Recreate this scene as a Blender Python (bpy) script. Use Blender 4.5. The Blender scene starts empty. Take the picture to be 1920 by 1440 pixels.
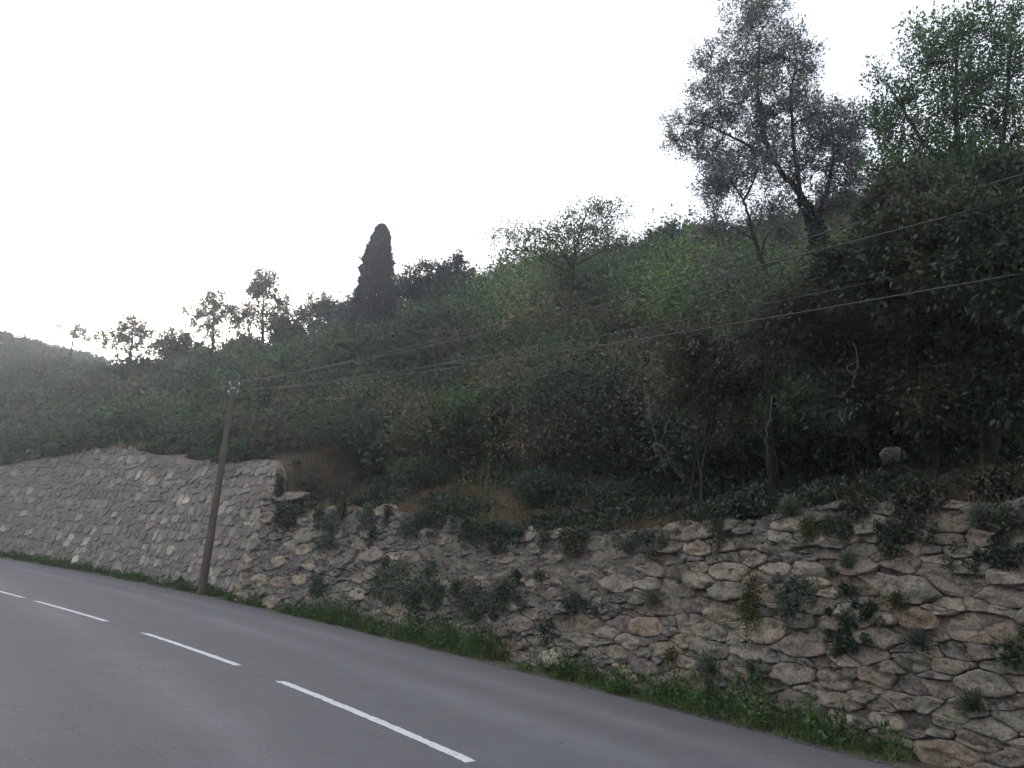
import bpy, math, random
import numpy as np
from mathutils import Vector, Matrix, noise as mnoise

random.seed(11)
RNG = np.random.default_rng(11)
SC = bpy.context.scene
COL = SC.collection

# ------------------------------------------------------------------ camera
W0, H0, FPX = 1920.0, 1440.0, 1450.0            # the photograph's frame and its focal length in pixels
PITCH, ROLL, CAMH = math.radians(16.5), math.radians(5.0), 1.3
FW = np.array([0, math.cos(PITCH), math.sin(PITCH)])
_r0 = np.array([1.0, 0, 0]); _u0 = np.cross(_r0, FW)
RT = math.cos(ROLL) * _r0 + math.sin(ROLL) * _u0
UP = -math.sin(ROLL) * _r0 + math.cos(ROLL) * _u0
CAMP = np.array([0, 0, CAMH])
cd = bpy.data.cameras.new('camera'); cam = bpy.data.objects.new('camera', cd); COL.objects.link(cam)
cd.sensor_fit = 'HORIZONTAL'; cd.angle = 2 * math.atan(W0 / 2 / FPX); cd.clip_start = 0.05; cd.clip_end = 3000
m = Matrix.Identity(4)
for i in range(3):
    m[i][0], m[i][1], m[i][2], m[i][3] = RT[i], UP[i], -FW[i], CAMP[i]
cam.matrix_world = m
SC.camera = cam

# ------------------------------------------------------------------ sky and sun (the sun stands behind the ridge on the left)
SUN_AZ, SUN_EL = math.radians(-27.0), math.radians(11.0)      # azimuth from +Y towards +X
world = bpy.data.worlds.new('World'); SC.world = world; world.use_nodes = True
nt = world.node_tree; nt.nodes.clear()
sky = nt.nodes.new('ShaderNodeTexSky'); sky.sky_type = 'NISHITA'; sky.sun_disc = False
sky.sun_elevation = SUN_EL; sky.sun_rotation = SUN_AZ
sky.air_density = 1.0; sky.dust_density = 4.0; sky.ozone_density = 1.0; sky.altitude = 200
hs = nt.nodes.new('ShaderNodeHueSaturation'); hs.inputs['Saturation'].default_value = 0.45
bg = nt.nodes.new('ShaderNodeBackground'); bg.inputs['Strength'].default_value = 0.1
wo = nt.nodes.new('ShaderNodeOutputWorld')
veil = nt.nodes.new('ShaderNodeMix'); veil.data_type = 'RGBA'; veil.blend_type = 'ADD'; veil.inputs[0].default_value = 1.0   # thin even cloud over the clear sky
veil.inputs[7].default_value = (5.0, 5.25, 5.8, 1)
nt.links.new(sky.outputs[0], hs.inputs['Color']); nt.links.new(hs.outputs[0], veil.inputs[6]); nt.links.new(veil.outputs[2], bg.inputs[0]); nt.links.new(bg.outputs[0], wo.inputs[0])
sl = bpy.data.lights.new('sun', 'SUN'); sl.energy = 0.8; sl.angle = math.radians(10); sl.color = (1, 0.9, 0.78)
sun = bpy.data.objects.new('sun', sl); COL.objects.link(sun)
sd = Vector((math.sin(SUN_AZ) * math.cos(SUN_EL), math.cos(SUN_AZ) * math.cos(SUN_EL), math.sin(SUN_EL)))
sun.rotation_euler = sd.to_track_quat('Z', 'Y').to_euler(); sun.location = (-20, 30, 40)
vs = SC.view_settings
vs.view_transform = 'Standard'; vs.look = 'None'; vs.gamma = 1.0; vs.use_curve_mapping = False
vs.exposure = 0.82
cy = SC.cycles
cy.use_denoising = True; cy.max_bounces = 5; cy.diffuse_bounces = 3; cy.glossy_bounces = 2
cy.transmission_bounces = 2; cy.transparent_max_bounces = 4; cy.volume_bounces = 0
cy.caustics_reflective = False; cy.caustics_refractive = False
try: cy.denoiser = 'OPENIMAGEDENOISE'
except Exception: pass

# ------------------------------------------------------------------ picture <-> place
GX, GY = -0.04, 0.02                              # the road climbs to the left and falls slightly to the wall
def zroad(x, y): return GX * x + GY * y
def ray(px, py):
    return FW + RT * (px - W0 / 2) / FPX + UP * (H0 / 2 - py) / FPX
def on_road(px, py):
    d = ray(px, py); n = np.array([-GX, -GY, 1.0])
    return CAMP - d * (CAMP @ n) / (d @ n)
def at(px, py, r):                                # a point at horizontal range r
    d = ray(px, py); return CAMP + d * (r / math.hypot(d[0], d[1]))
def proj(P):
    P = np.atleast_2d(P) - CAMP; z = P @ FW
    zz = np.where(z > 0.05, z, 0.05)
    return W0 / 2 + FPX * (P @ RT) / zz, H0 / 2 - FPX * (P @ UP) / zz, z

# ------------------------------------------------------------------ materials
def mat(name):
    mm = bpy.data.materials.new(name); mm.use_nodes = True
    n = mm.node_tree; n.nodes.clear()
    out = n.nodes.new('ShaderNodeOutputMaterial')
    return mm, n, out
def N(n, t, **kw):
    x = n.nodes.new('ShaderNode' + t)
    for k, v in kw.items():
        if k in x.inputs: x.inputs[k].default_value = v
        else: setattr(x, k, v)
    return x
def ramp(n, src, stops):
    r = n.nodes.new('ShaderNodeValToRGB'); e = r.color_ramp.elements
    while len(e) < len(stops): e.new(0.5)
    for q, (p, c) in zip(e, stops):
        q.position = p; q.color = (*c, 1) if len(c) == 3 else c
    n.links.new(src, r.inputs[0]); return r.outputs[0]
def mixc(n, fac, a, b, mode='MIX'):
    x = n.nodes.new('ShaderNodeMix'); x.data_type = 'RGBA'; x.blend_type = mode
    for s, v in ((x.inputs[0], fac), (x.inputs[6], a), (x.inputs[7], b)):
        if hasattr(v, 'node'): n.links.new(v, s)
        elif isinstance(v, (int, float)): s.default_value = v
        else: s.default_value = (*v, 1)
    return x.outputs[2]
def pbr(n, out, col, rough=0.85, bump=None, bstr=0.5, bdist=0.02, spec=0.3):
    p = N(n, 'BsdfPrincipled'); p.inputs['Roughness'].default_value = rough
    p.inputs['Specular IOR Level'].default_value = spec
    if hasattr(col, 'node'): n.links.new(col, p.inputs['Base Color'])
    else: p.inputs['Base Color'].default_value = (*col, 1)
    if bump is not None:
        b = N(n, 'Bump'); b.inputs['Strength'].default_value = bstr; b.inputs['Distance'].default_value = bdist
        n.links.new(bump, b.inputs['Height']); n.links.new(b.outputs[0], p.inputs['Normal'])
    n.links.new(p.outputs[0], out.inputs[0]); return p
def noise_tex(n, scale, detail=5, rough=0.6, vec=None):
    x = N(n, 'TexNoise'); x.inputs['Scale'].default_value = scale; x.inputs['Detail'].default_value = detail
    x.inputs['Roughness'].default_value = rough
    if vec is None:
        g = N(n, 'NewGeometry'); vec = g.outputs['Position']
    n.links.new(vec, x.inputs['Vector']); return x

def m_asphalt():
    mm, n, o = mat('asphalt')
    big = noise_tex(n, 0.35, 3); mid = noise_tex(n, 2.2, 5, 0.65); fine = noise_tex(n, 120, 3, 0.7); agg = N(n, 'TexVoronoi'); agg.inputs['Scale'].default_value = 55
    g = N(n, 'NewGeometry'); n.links.new(g.outputs['Position'], agg.inputs['Vector'])
    c = ramp(n, big.outputs[0], [(0.3, (0.1, 0.1, 0.11)), (0.7, (0.14, 0.139, 0.149))])
    c = mixc(n, 0.45, c, ramp(n, mid.outputs[0], [(0.3, (0.078, 0.078, 0.084)), (0.7, (0.165, 0.164, 0.169))]))
    c = mixc(n, 0.5, c, ramp(n, fine.outputs[0], [(0.3, (0.055, 0.055, 0.058)), (0.5, (0.115, 0.114, 0.116)), (0.72, (0.24, 0.235, 0.23))]))
    sp = N(n, 'Math', operation='GREATER_THAN'); n.links.new(agg.outputs['Color'], sp.inputs[0]); sp.inputs[1].default_value = 0.9
    c = mixc(n, sp.outputs[0], c, (0.175, 0.173, 0.173))
    tr = N(n, 'Attribute', attribute_name='track'); c = mixc(n, tr.outputs['Fac'], c, mixc(n, 1.0, c, (1.34, 1.33, 1.31), 'MULTIPLY'))
    w = noise_tex(n, 1.2, 4, 0.6)
    vn = N(n, 'TexVoronoi', feature='DISTANCE_TO_EDGE'); vn.inputs['Scale'].default_value = 0.55
    ad = N(n, 'VectorMath', operation='ADD'); sc = N(n, 'VectorMath', operation='SCALE'); sc.inputs['Scale'].default_value = 1.4
    n.links.new(w.outputs['Color'], sc.inputs[0]); n.links.new(g.outputs['Position'], ad.inputs[0]); n.links.new(sc.outputs[0], ad.inputs[1]); n.links.new(ad.outputs[0], vn.inputs['Vector'])
    ck = ramp(n, vn.outputs['Distance'], [(0.0, (0.75,) * 3), (0.006, (0, 0, 0))]); mk = ramp(n, big.outputs[0], [(0.5, (0, 0, 0)), (0.56, (1, 1, 1))])
    c = mixc(n, mixc(n, 1.0, ck, mk, 'MULTIPLY'), c, (0.045, 0.044, 0.045))
    pbr(n, o, c, 0.82, fine.outputs[0], 0.8, 0.008, 0.3); return mm
def m_paint():
    mm, n, o = mat('road_paint')
    w = noise_tex(n, 18, 6, 0.7); f = noise_tex(n, 120, 3, 0.7)
    c = ramp(n, w.outputs[0], [(0.32, (0.2, 0.2, 0.2)), (0.44, (0.6, 0.6, 0.59)), (1, (0.72, 0.72, 0.7))])
    c = mixc(n, 0.25, c, ramp(n, f.outputs[0], [(0.35, (0.2, 0.2, 0.2)), (0.6, (0.85, 0.85, 0.83))]))
    pbr(n, o, c, 0.7, f.outputs[0], 0.4, 0.004); return mm
def m_stone(name='stone', lichen=0.5):
    mm, n, o = mat(name)
    oi = N(n, 'ObjectInfo')
    a = noise_tex(n, 6, 6, 0.65); b = noise_tex(n, 26, 5, 0.7); l = noise_tex(n, 16, 6, 0.75); pit = N(n, 'TexVoronoi')
    pit.inputs['Scale'].default_value = 22
    g = N(n, 'NewGeometry'); n.links.new(g.outputs['Position'], pit.inputs['Vector'])
    c = mixc(n, 0.85, oi.outputs['Color'], ramp(n, a.outputs[0], [(0.25, (0.35, 0.35, 0.36)), (0.5, (0.95, 0.95, 0.95)), (0.75, (1.6, 1.5, 1.36))]), 'MULTIPLY')
    c = mixc(n, 0.9, c, ramp(n, b.outputs[0], [(0.3, (0.35, 0.35, 0.35)), (0.5, (1, 1, 1)), (0.75, (1.45, 1.42, 1.38))]), 'MULTIPLY')
    lf = ramp(n, l.outputs[0], [(0.56, (0, 0, 0)), (0.64, (lichen,) * 3)])
    c = mixc(n, lf, c, (0.36, 0.35, 0.32))
    h = N(n, 'Math', operation='ADD'); n.links.new(a.outputs[0], h.inputs[0])
    h2 = N(n, 'Math', operation='MULTIPLY'); n.links.new(b.outputs[0], h2.inputs[0]); h2.inputs[1].default_value = 0.6
    n.links.new(h2.outputs[0], h.inputs[1])
    pbr(n, o, c, 0.92, h.outputs[0], 1.0, 0.06, 0.2); return mm
def m_mortar(name, c0, c1, c2):
    mm, n, o = mat(name)
    a = noise_tex(n, 2.2, 6, 0.65); b = noise_tex(n, 24, 6, 0.75)
    c = ramp(n, a.outputs[0], [(0.3, c0), (0.5, c1), (0.7, c2)])
    c = mixc(n, 0.75, c, ramp(n, b.outputs[0], [(0.3, (0.4, 0.4, 0.4)), (0.5, (1, 1, 1)), (0.72, (1.5, 1.45, 1.4))]), 'MULTIPLY')
    pbr(n, o, c, 0.95, b.outputs[0], 1.0, 0.05, 0.15); return mm
def m_leaf(name, trans=0.3, gloss=0.06):
    mm, n, o = mat(name)
    at_ = N(n, 'Attribute', attribute_name='tint')
    d = N(n, 'BsdfDiffuse'); t = N(n, 'BsdfTranslucent'); g = N(n, 'BsdfGlossy', Roughness=0.5)
    g.inputs['Color'].default_value = (0.6, 0.65, 0.7, 1)
    tc = mixc(n, 1.0, at_.outputs['Color'], (1.15, 1.25, 0.6), 'MULTIPLY')
    n.links.new(at_.outputs['Color'], d.inputs[0]); n.links.new(tc, t.inputs[0])
    m1 = N(n, 'MixShader', Fac=trans); n.links.new(d.outputs[0], m1.inputs[1]); n.links.new(t.outputs[0], m1.inputs[2])
    m2 = N(n, 'MixShader', Fac=gloss); n.links.new(m1.outputs[0], m2.inputs[1]); n.links.new(g.outputs[0], m2.inputs[2])
    n.links.new(m2.outputs[0], o.inputs[0]); return mm
def m_simple(name, c0, c1, scale=20, rough=0.85, bd=0.01, spec=0.25):
    mm, n, o = mat(name)
    a = noise_tex(n, scale, 5, 0.65)
    pbr(n, o, ramp(n, a.outputs[0], [(0.3, c0), (0.7, c1)]), rough, a.outputs[0], 0.8, bd, spec); return mm
def m_wood(name, c0, c1):
    mm, n, o = mat(name)
    tc = N(n, 'TexCoord'); mp = N(n, 'Mapping'); mp.inputs['Scale'].default_value = (14, 14, 0.6)
    n.links.new(tc.outputs['Object'], mp.inputs[0])
    a = noise_tex(n, 3, 6, 0.7, mp.outputs[0])
    pbr(n, o, ramp(n, a.outputs[0], [(0.3, c0), (0.7, c1)]), 0.85, a.outputs[0], 0.7, 0.02, 0.2); return mm

M_ASPH, M_PAINT = m_asphalt(), m_paint()
M_STONE = m_stone('rubble_stone', 0.28); M_BLOCK = m_stone('block_stone', 0.3)
M_CORE = m_mortar('rubble_fill', (0.11, 0.096, 0.075), (0.19, 0.168, 0.136), (0.29, 0.255, 0.21))
M_CORE2 = m_mortar('block_mortar', (0.2, 0.185, 0.16), (0.26, 0.242, 0.212), (0.31, 0.29, 0.255))
def m_soil():
    mm, n, o = mat('hill_soil')
    at_ = N(n, 'Attribute', attribute_name='bare'); a = noise_tex(n, 1.1, 5, 0.6); b = noise_tex(n, 22, 6, 0.75)
    bare = ramp(n, a.outputs[0], [(0.32, (0.05, 0.045, 0.028)), (0.5, (0.10, 0.074, 0.05)), (0.66, (0.18, 0.125, 0.082))])
    litter = ramp(n, a.outputs[0], [(0.3, (0.016, 0.017, 0.010)), (0.7, (0.036, 0.03, 0.02))])
    c = mixc(n, at_.outputs['Fac'], litter, bare)
    c = mixc(n, 0.75, c, ramp(n, b.outputs[0], [(0.3, (0.4, 0.4, 0.4)), (0.5, (1, 1, 1)), (0.72, (1.5, 1.45, 1.4))]), 'MULTIPLY')
    pbr(n, o, c, 0.95, b.outputs[0], 1.0, 0.06, 0.1); return mm
M_SOIL = m_soil()
M_GROUND = m_simple('ground_soil', (0.06, 0.055, 0.04), (0.12, 0.1, 0.075), 3)
M_LEAF = m_leaf('leaf'); M_LEAFT = m_leaf('thin_leaf', 0.42, 0.05); M_GRASS = m_leaf('grass_blade', 0.35, 0.04)
M_BARK = m_wood('bark', (0.016, 0.014, 0.012), (0.05, 0.043, 0.036))
M_TWIG = m_wood('pale_twig', (0.10, 0.085, 0.07), (0.2, 0.175, 0.15))
M_POLE = m_wood('pole_wood', (0.06, 0.047, 0.04), (0.15, 0.12, 0.1))
M_METAL = m_simple('galvanised_steel', (0.3, 0.3, 0.3), (0.45, 0.45, 0.45), 30, 0.5, 0.002, 0.5)
M_CERAM = m_simple('white_ceramic', (0.6, 0.6, 0.6), (0.78, 0.78, 0.77), 10, 0.25, 0.0005, 0.5)
M_WIRE = m_simple('weathered_wire', (0.05, 0.05, 0.047), (0.08, 0.08, 0.075), 8, 0.6, 0.0005, 0.4)

# ------------------------------------------------------------------ object helpers
def tag(o, label=None, cat=None, group=None, kind=None):
    for k, v in (('label', label), ('category', cat), ('group', group), ('kind', kind)):
        if v: o[k] = v
    return o
def empty(name, loc, label, cat, group=None):
    o = bpy.data.objects.new(name, None); COL.objects.link(o); o.location = [float(v) for v in loc]
    o.empty_display_size = 0.2
    return tag(o, label, cat, group)
def obj(name, me, material, parent=None, loc=(0, 0, 0)):
    o = bpy.data.objects.new(name, me); COL.objects.link(o); o.location = [float(v) for v in loc]
    if material is not None and len(me.materials) == 0: me.materials.append(material)
    if parent is not None: o.parent = parent
    return o
def mesh_quads(name, V, F4, smooth=False, tint=None):
    """V (n,3), F4 (m,4) int -> mesh built fast"""
    V = np.asarray(V, dtype=np.float32); F4 = np.asarray(F4, dtype=np.int32)
    me = bpy.data.meshes.new(name)
    me.vertices.add(len(V)); me.vertices.foreach_set('co', V.ravel())
    k = F4.shape[1]
    me.loops.add(F4.size); me.loops.foreach_set('vertex_index', F4.ravel())
    me.polygons.add(len(F4)); me.polygons.foreach_set('loop_start', np.arange(0, F4.size, k, dtype=np.int32))
    if smooth: me.polygons.foreach_set('use_smooth', np.ones(len(F4), dtype=bool))
    if tint is not None:
        a = me.attributes.new('tint', 'FLOAT_COLOR', 'FACE')
        t4 = np.ones((len(F4), 4), dtype=np.float32); t4[:, :3] = tint
        a.data.foreach_set('color', t4.ravel())
    me.update(calc_edges=True)
    return me
def unit(v): return v / np.maximum(np.linalg.norm(v, axis=-1, keepdims=True), 1e-9)

class Leaves:
    """collects leaf quads"""
    def __init__(s): s.p, s.d, s.n, s.L, s.W, s.t = [], [], [], [], [], []
    def add(s, p, d, n, L, W, t):
        s.p.append(p); s.d.append(d); s.n.append(n); s.L.append(L); s.W.append(W); s.t.append(t)
    def count(s): return sum(len(q) for q in s.p)
    def mesh(s, name, origin=(0, 0, 0), tri=False):
        p = np.concatenate(s.p) - np.asarray(origin); d = unit(np.concatenate(s.d)); n = np.concatenate(s.n)
        L = np.concatenate(s.L)[:, None]; Wd = np.concatenate(s.W)[:, None]; t = np.concatenate(s.t)
        sd = unit(np.cross(d, n)); n = np.cross(sd, d)
        if tri:
            V = np.stack([p - sd * Wd * 0.6, p + sd * Wd * 0.6, p + d * L], 1).astype(np.float32)
            return mesh_quads(name, V.reshape(-1, 3), np.arange(len(p) * 3, dtype=np.int32).reshape(-1, 3), False, t)
        V = np.empty((len(p), 4, 3), dtype=np.float32)
        mid = p + d * L * 0.45 + n * L * 0.08
        V[:, 0] = p; V[:, 1] = mid + sd * Wd * 0.5; V[:, 2] = p + d * L; V[:, 3] = mid - sd * Wd * 0.5
        F = np.arange(len(p) * 4, dtype=np.int32).reshape(-1, 4)
        return mesh_quads(name, V.reshape(-1, 3), F, False, t)
def rdirs(n, rng=RNG): return unit(rng.normal(size=(n, 3)))
def tints(base, n, var=0.25, rng=RNG):
    b = np.asarray(base, dtype=float)
    k = np.exp(rng.normal(0, var, size=(n, 1)))
    h = 1 + rng.normal(0, 0.1, size=(n, 3))
    return np.clip(b * k * h, 0.004, 0.6)

class Tubes:
    """tapered limbs joined into one mesh"""
    def __init__(s, sides=6): s.V, s.F, s.k, s.c = [], [], sides, 0
    def add(s, pts, r0, r1):
        pts = np.asarray(pts, dtype=float); n = len(pts)
        T = np.gradient(pts, axis=0); T = unit(T)
        ref = np.array([0.3, 0.9, 0.2]) if abs(T[0][2]) > 0.7 else np.array([0, 0, 1.0])
        A = unit(np.cross(T, ref)); B = np.cross(T, A)
        r = np.linspace(r0, r1, n)[:, None, None]
        th = np.linspace(0, 2 * math.pi, s.k, endpoint=False)
        ring = pts[:, None] + r * (np.cos(th)[None, :, None] * A[:, None] + np.sin(th)[None, :, None] * B[:, None])
        s.V.append(ring.reshape(-1, 3))
        i = np.arange(n - 1)[:, None] * s.k; j = np.arange(s.k)[None]
        j2 = (j + 1) % s.k
        f = np.stack([i + j, i + j2, i + s.k + j2, i + s.k + j], -1).reshape(-1, 4) + s.c
        s.F.append(f); s.c += n * s.k
    def mesh(s, name, origin=(0, 0, 0)):
        return mesh_quads(name, np.concatenate(s.V) - np.asarray(origin), np.concatenate(s.F), True)
def bend(a, b, n=6, amp=0.08, rng=RNG, sag=0.0):
    a, b = np.asarray(a, float), np.asarray(b, float)
    t = np.linspace(0, 1, n)[:, None]; L = np.linalg.norm(b - a)
    p = a + (b - a) * t
    w = np.sin(t * math.pi) * amp * L * rng.normal(size=(1, 3)) + np.sin(t * 2 * math.pi) * amp * 0.6 * L * rng.normal(size=(1, 3))
    w[:, 2] += (np.sin(t * math.pi) * sag * L)[:, 0]
    return p + w

# ------------------------------------------------------------------ road line, wall lines
EDGE_PX = [(0, 1045), (100, 1062), (200, 1080), (330, 1105), (465, 1132), (700, 1190), (900, 1238), (1100, 1290), (1300, 1340), (1500, 1392), (1690, 1440)]
E = np.array([on_road(*p)[:2] for p in EDGE_PX])
E[:5] = np.array([E[0] + (E[4] - E[0]) * 0, E[1], E[2], E[3], E[4]])
dl = unit(E[0] - E[2]); dr = unit(E[-1] - E[-3])
left_ext = [E[0] + dl * s + np.array([-0.35, -0.2]) * s * s / 110 for s in (75, 55, 36, 24, 12, 5)]
right_ext = [E[-1] + dr * s for s in (2, 4, 7, 12, 20)]
PATH = np.array(left_ext + list(E) + right_ext)
for _ in range(3):                                           # smooth
    PATH[1:-1] = 0.25 * PATH[:-2] + 0.5 * PATH[1:-1] + 0.25 * PATH[2:]
seg = np.linalg.norm(np.diff(PATH, axis=0), axis=1); SU = np.concatenate([[0], np.cumsum(seg)])
UMAX = SU[-1]
def path(u):
    u = np.asarray(u, float)
    return np.stack([np.interp(u, SU, PATH[:, 0]), np.interp(u, SU, PATH[:, 1])], -1)
def pnorm(u):                                                # horizontal, into the hill
    t = unit(path(np.asarray(u) + 1.0) - path(np.asarray(u) - 1.0))
    return np.stack([-t[..., 1], t[..., 0]], -1)
_uu = np.linspace(0, UMAX, 2000); _pp = path(_uu)
def u_of(x, y):
    return _uu[np.argmin((_pp[:, 0] - x) ** 2 + (_pp[:, 1] - y) ** 2)]
def u_px(px, py): q = on_road(px, py); return u_of(q[0], q[1])
U_JOIN = u_px(470, 1132)
_eu = [u_of(*e) for e in E]
def verge(u):                                                # from road edge to the wall foot
    return np.interp(u, [U_JOIN - 25, U_JOIN - 0.2, U_JOIN, U_JOIN + 3, U_JOIN + 9, UMAX], [0.9, 0.75, 0.22, 0.6, 0.85, 0.8])
BATTER = 0.13
def wall_pt(u, v, dep=0.0, off=0.0):
    """u along the road, v up the face, dep outwards towards the road"""
    u = np.asarray(u, float); v = np.asarray(v, float)
    b = path(u); n = pnorm(u); k = verge(u) + off + BATTER * v - dep
    x = b[..., 0] + n[..., 0] * k; y = b[..., 1] + n[..., 1] * k
    return np.stack([x, y, zroad(b[..., 0], b[..., 1]) + v + 0.0 * x], -1)
TOP_PX = [(-200, 905), (0, 870), (100, 852), (200, 835), (300, 850), (400, 866), (470, 856), (530, 862), (531, 985), (560, 968), (640, 952), (800, 968), (900, 985),
          (1000, 1000), (1100, 1005), (1200, 1000), (1300, 990), (1400, 985), (1500, 962), (1600, 946), (1700, 945), (1800, 952), (1920, 955), (2400, 965)]
_tx = np.array([p[0] for p in TOP_PX]); _ty = np.array([p[1] for p in TOP_PX])
_vv = np.linspace(0, 7, 141)
def _top(u, lo=None):
    P = wall_pt(np.full(141, u), _vv)
    x, y, z = proj(P)
    if lo: x = np.minimum(x, lo)
    ok = y <= np.interp(x, _tx, _ty)
    return _vv[np.argmax(ok)] if ok.any() else 3.0
US = np.linspace(0, UMAX, 240)
HS = np.array([_top(u, 530 if u < U_JOIN else None) if proj(wall_pt(u, 0.))[2][0] > 4 else np.nan for u in US])
HS = np.where(np.isnan(HS), HS[~np.isnan(HS)][-1], HS)
HS[US < 10] = np.minimum(HS[US < 10], 4.5)
def htop(u): return np.interp(u, US, HS)

# ------------------------------------------------------------------ hill
def fbm(x, y, s, o=4):
    return mnoise.fractal(Vector((x * s, y * s, 3.7)), 1.0, 2.0, o)
def hill_z(u, d):
    """height of the hill at distance d behind the wall top"""
    b = path(u); base = zroad(b[0], b[1]) + htop(u)
    right = min(max((u - (U_JOIN + 12)) / 5.0, 0), 1)
    f0 = (0.52 * (1 - right) + 0.36 * right)
    bank = 3.0 + 2.0 * right
    slope = 0.74
    if d < 0: return base
    z = f0 * min(d, bank)
    D = float(np.interp(u - U_JOIN, [-109, -96, -89, -82, -75, -60, -45, -26, -16, 0], [40, 38, 33, 29, 25, 20, 20, 23, 28, 30]))
    if d > bank:
        q = min(d, D) - bank
        z += slope * q
        if d > D: z += 10 * (1 - math.exp(-(d - D) / 10)) * slope * 0.6
    z += 0.35 * fbm(b[0] + d, b[1], 0.25) * min(1, d / 2) + 1.4 * fbm(b[0] - d, b[1] + d, 0.06, 3) * min(1, d / 12)
    return base + z
def hill_xy(u, d):
    b = path(u); n = pnorm(u); k = float(verge(u) + BATTER * htop(u)) + d + (0.45 if u < U_JOIN else 0.0)
    return b + n * k
def hill_pt(u, d):
    p = hill_xy(u, d); return np.array([p[0], p[1], hill_z(u, d)])

# ------------------------------------------------------------------ ground, road, hill sheet
def grid_mesh(name, fn, us, ds):
    V = np.array([fn(u, d) for u in us for d in ds]); nd = len(ds)
    i = np.arange(len(us) - 1)[:, None] * nd; j = np.arange(nd - 1)[None]
    F = np.stack([i + j, i + j + 1, i + nd + j + 1, i + nd + j], -1).reshape(-1, 4)
    return mesh_quads(name, V, F, True)
gs = np.concatenate([np.linspace(-400, -60, 9), np.linspace(-50, 50, 21), np.linspace(60, 400, 9)])
ground = obj('ground', grid_mesh('ground', lambda x, y: np.array([x, y, zroad(x, y) - 0.05 - 0.00002 * (x * x + y * y)]), gs, gs), M_GROUND)
tag(ground, kind='structure')
RU = np.linspace(0.5, UMAX - 0.5, 160)
def road_pt(u, d):
    b = path(u); n = pnorm(u); e = 0.05 * fbm(b[0] * 2, b[1] * 2, 1.2) if d == 0 else 0
    p = b - n * (d + e); return np.array([p[0], p[1], zroad(p[0], p[1])])
RU2 = np.concatenate([np.linspace(0.5, U_JOIN - 20, 60), np.linspace(U_JOIN - 19.5, UMAX - 0.5, 260)])
RD = [0, 0.3, 0.7] + list(np.arange(1.1, 11.3, 0.36))
rm = grid_mesh('road', road_pt, RU2, RD); _a = rm.attributes.new('track', 'FLOAT', 'POINT')      # worn wheel paths
_tr = [max(math.exp(-((d - q) / 0.4) ** 2) for q in (1.9, 3.7, 7.2, 9.0)) for d in RD]
_a.data.foreach_set('value', np.array([t * (0.75 + 0.25 * math.sin(u * 0.7)) for u in RU2 for t in _tr], dtype=np.float32))
road = obj('road', rm, M_ASPH); tag(road, kind='structure')
# centre dashes: children of the road
DASH_PX = [((885, 1430), (520, 1277)), ((455, 1249), (262, 1187)), ((208, 1166), (65, 1127)), ((45, 1121), None)]
cl = np.array([on_road(*p)[:2] for p in [(885, 1430), (520, 1277), (455, 1249), (262, 1187), (208, 1166), (65, 1127), (45, 1121)]])
cd_ = [np.interp(0, [0, 1], [0, 0])]
for k in range(1, len(cl)): cd_.append(cd_[-1] + np.linalg.norm(cl[k] - cl[k - 1]))
cu = np.array(cd_); deg = np.polyfit(cu, cl[:, 0], 3), np.polyfit(cu, cl[:, 1], 3)
def cpt(s):
    s = np.asarray(s, float); q = np.clip(s, 0, cu[-1])
    x = np.polyval(deg[0], q); y = np.polyval(deg[1], q)
    tx = np.polyval(np.polyder(deg[0]), q); ty = np.polyval(np.polyder(deg[1]), q)
    return np.stack([x + tx * (s - q), y + ty * (s - q)], -1)
def dash(s0, s1, w=0.135):
    K = 60; ss = np.linspace(s0, s1, K); p = cpt(ss); t = unit(np.gradient(p, axis=0)); nn = np.stack([-t[:, 1], t[:, 0]], -1)
    V = []
    for i in range(K):
        for sg in (-1, 1):
            q = p[i] + nn[i] * sg * (w / 2 + 0.007 * RNG.normal()); 
            if i in (0, K - 1): q = q + t[i] * 0.03 * RNG.normal()
            V.append([q[0], q[1], zroad(q[0], q[1]) + 0.004])
    F = [[2 * i, 2 * i + 1, 2 * i + 3, 2 * i + 2] for i in range(K - 1)]
    obj('lane_dash', mesh_quads('lane_dash', V, F), M_PAINT, road)
dash(cu[0], cu[1]); dash(cu[2], cu[3]); dash(cu[4], cu[5]); dash(cu[6], cu[6] + 3.6); dash(cu[6] + 4.8, cu[6] + 8.3)
dash(-4.7, -1.2)

HU = np.concatenate([np.linspace(0, U_JOIN - 14, 60), np.linspace(U_JOIN - 13.5, UMAX - 6, 110)])
HD = np.concatenate([[-0.9, -0.02], np.linspace(0.1, 6, 18), np.linspace(6.8, 32, 32), np.linspace(34, 80, 12)])
def hill_v(u, d):
    if d < 0:
        p = hill_pt(u, 0.0); n = pnorm(u); 
        return np.array([p[0] + n[0] * 0.3, p[1] + n[1] * 0.3, p[2] - (4.0 if d < -0.5 else 0.05)])
    return hill_pt(u, d)
hm = grid_mesh('hill', hill_v, HU, HD)
_a = hm.attributes.new('bare', 'FLOAT', 'POINT')
_a.data.foreach_set('value', np.array([min(max((3.6 - 1.6 * min(max((u - U_JOIN - 10) / 4, 0), 1) - d + 1.2 * fbm(u, d, 0.8)) / 1.5, 0), 1) for u in HU for d in HD], dtype=np.float32))
hill = obj('hill', hm, M_SOIL); tag(hill, kind='structure')

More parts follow.
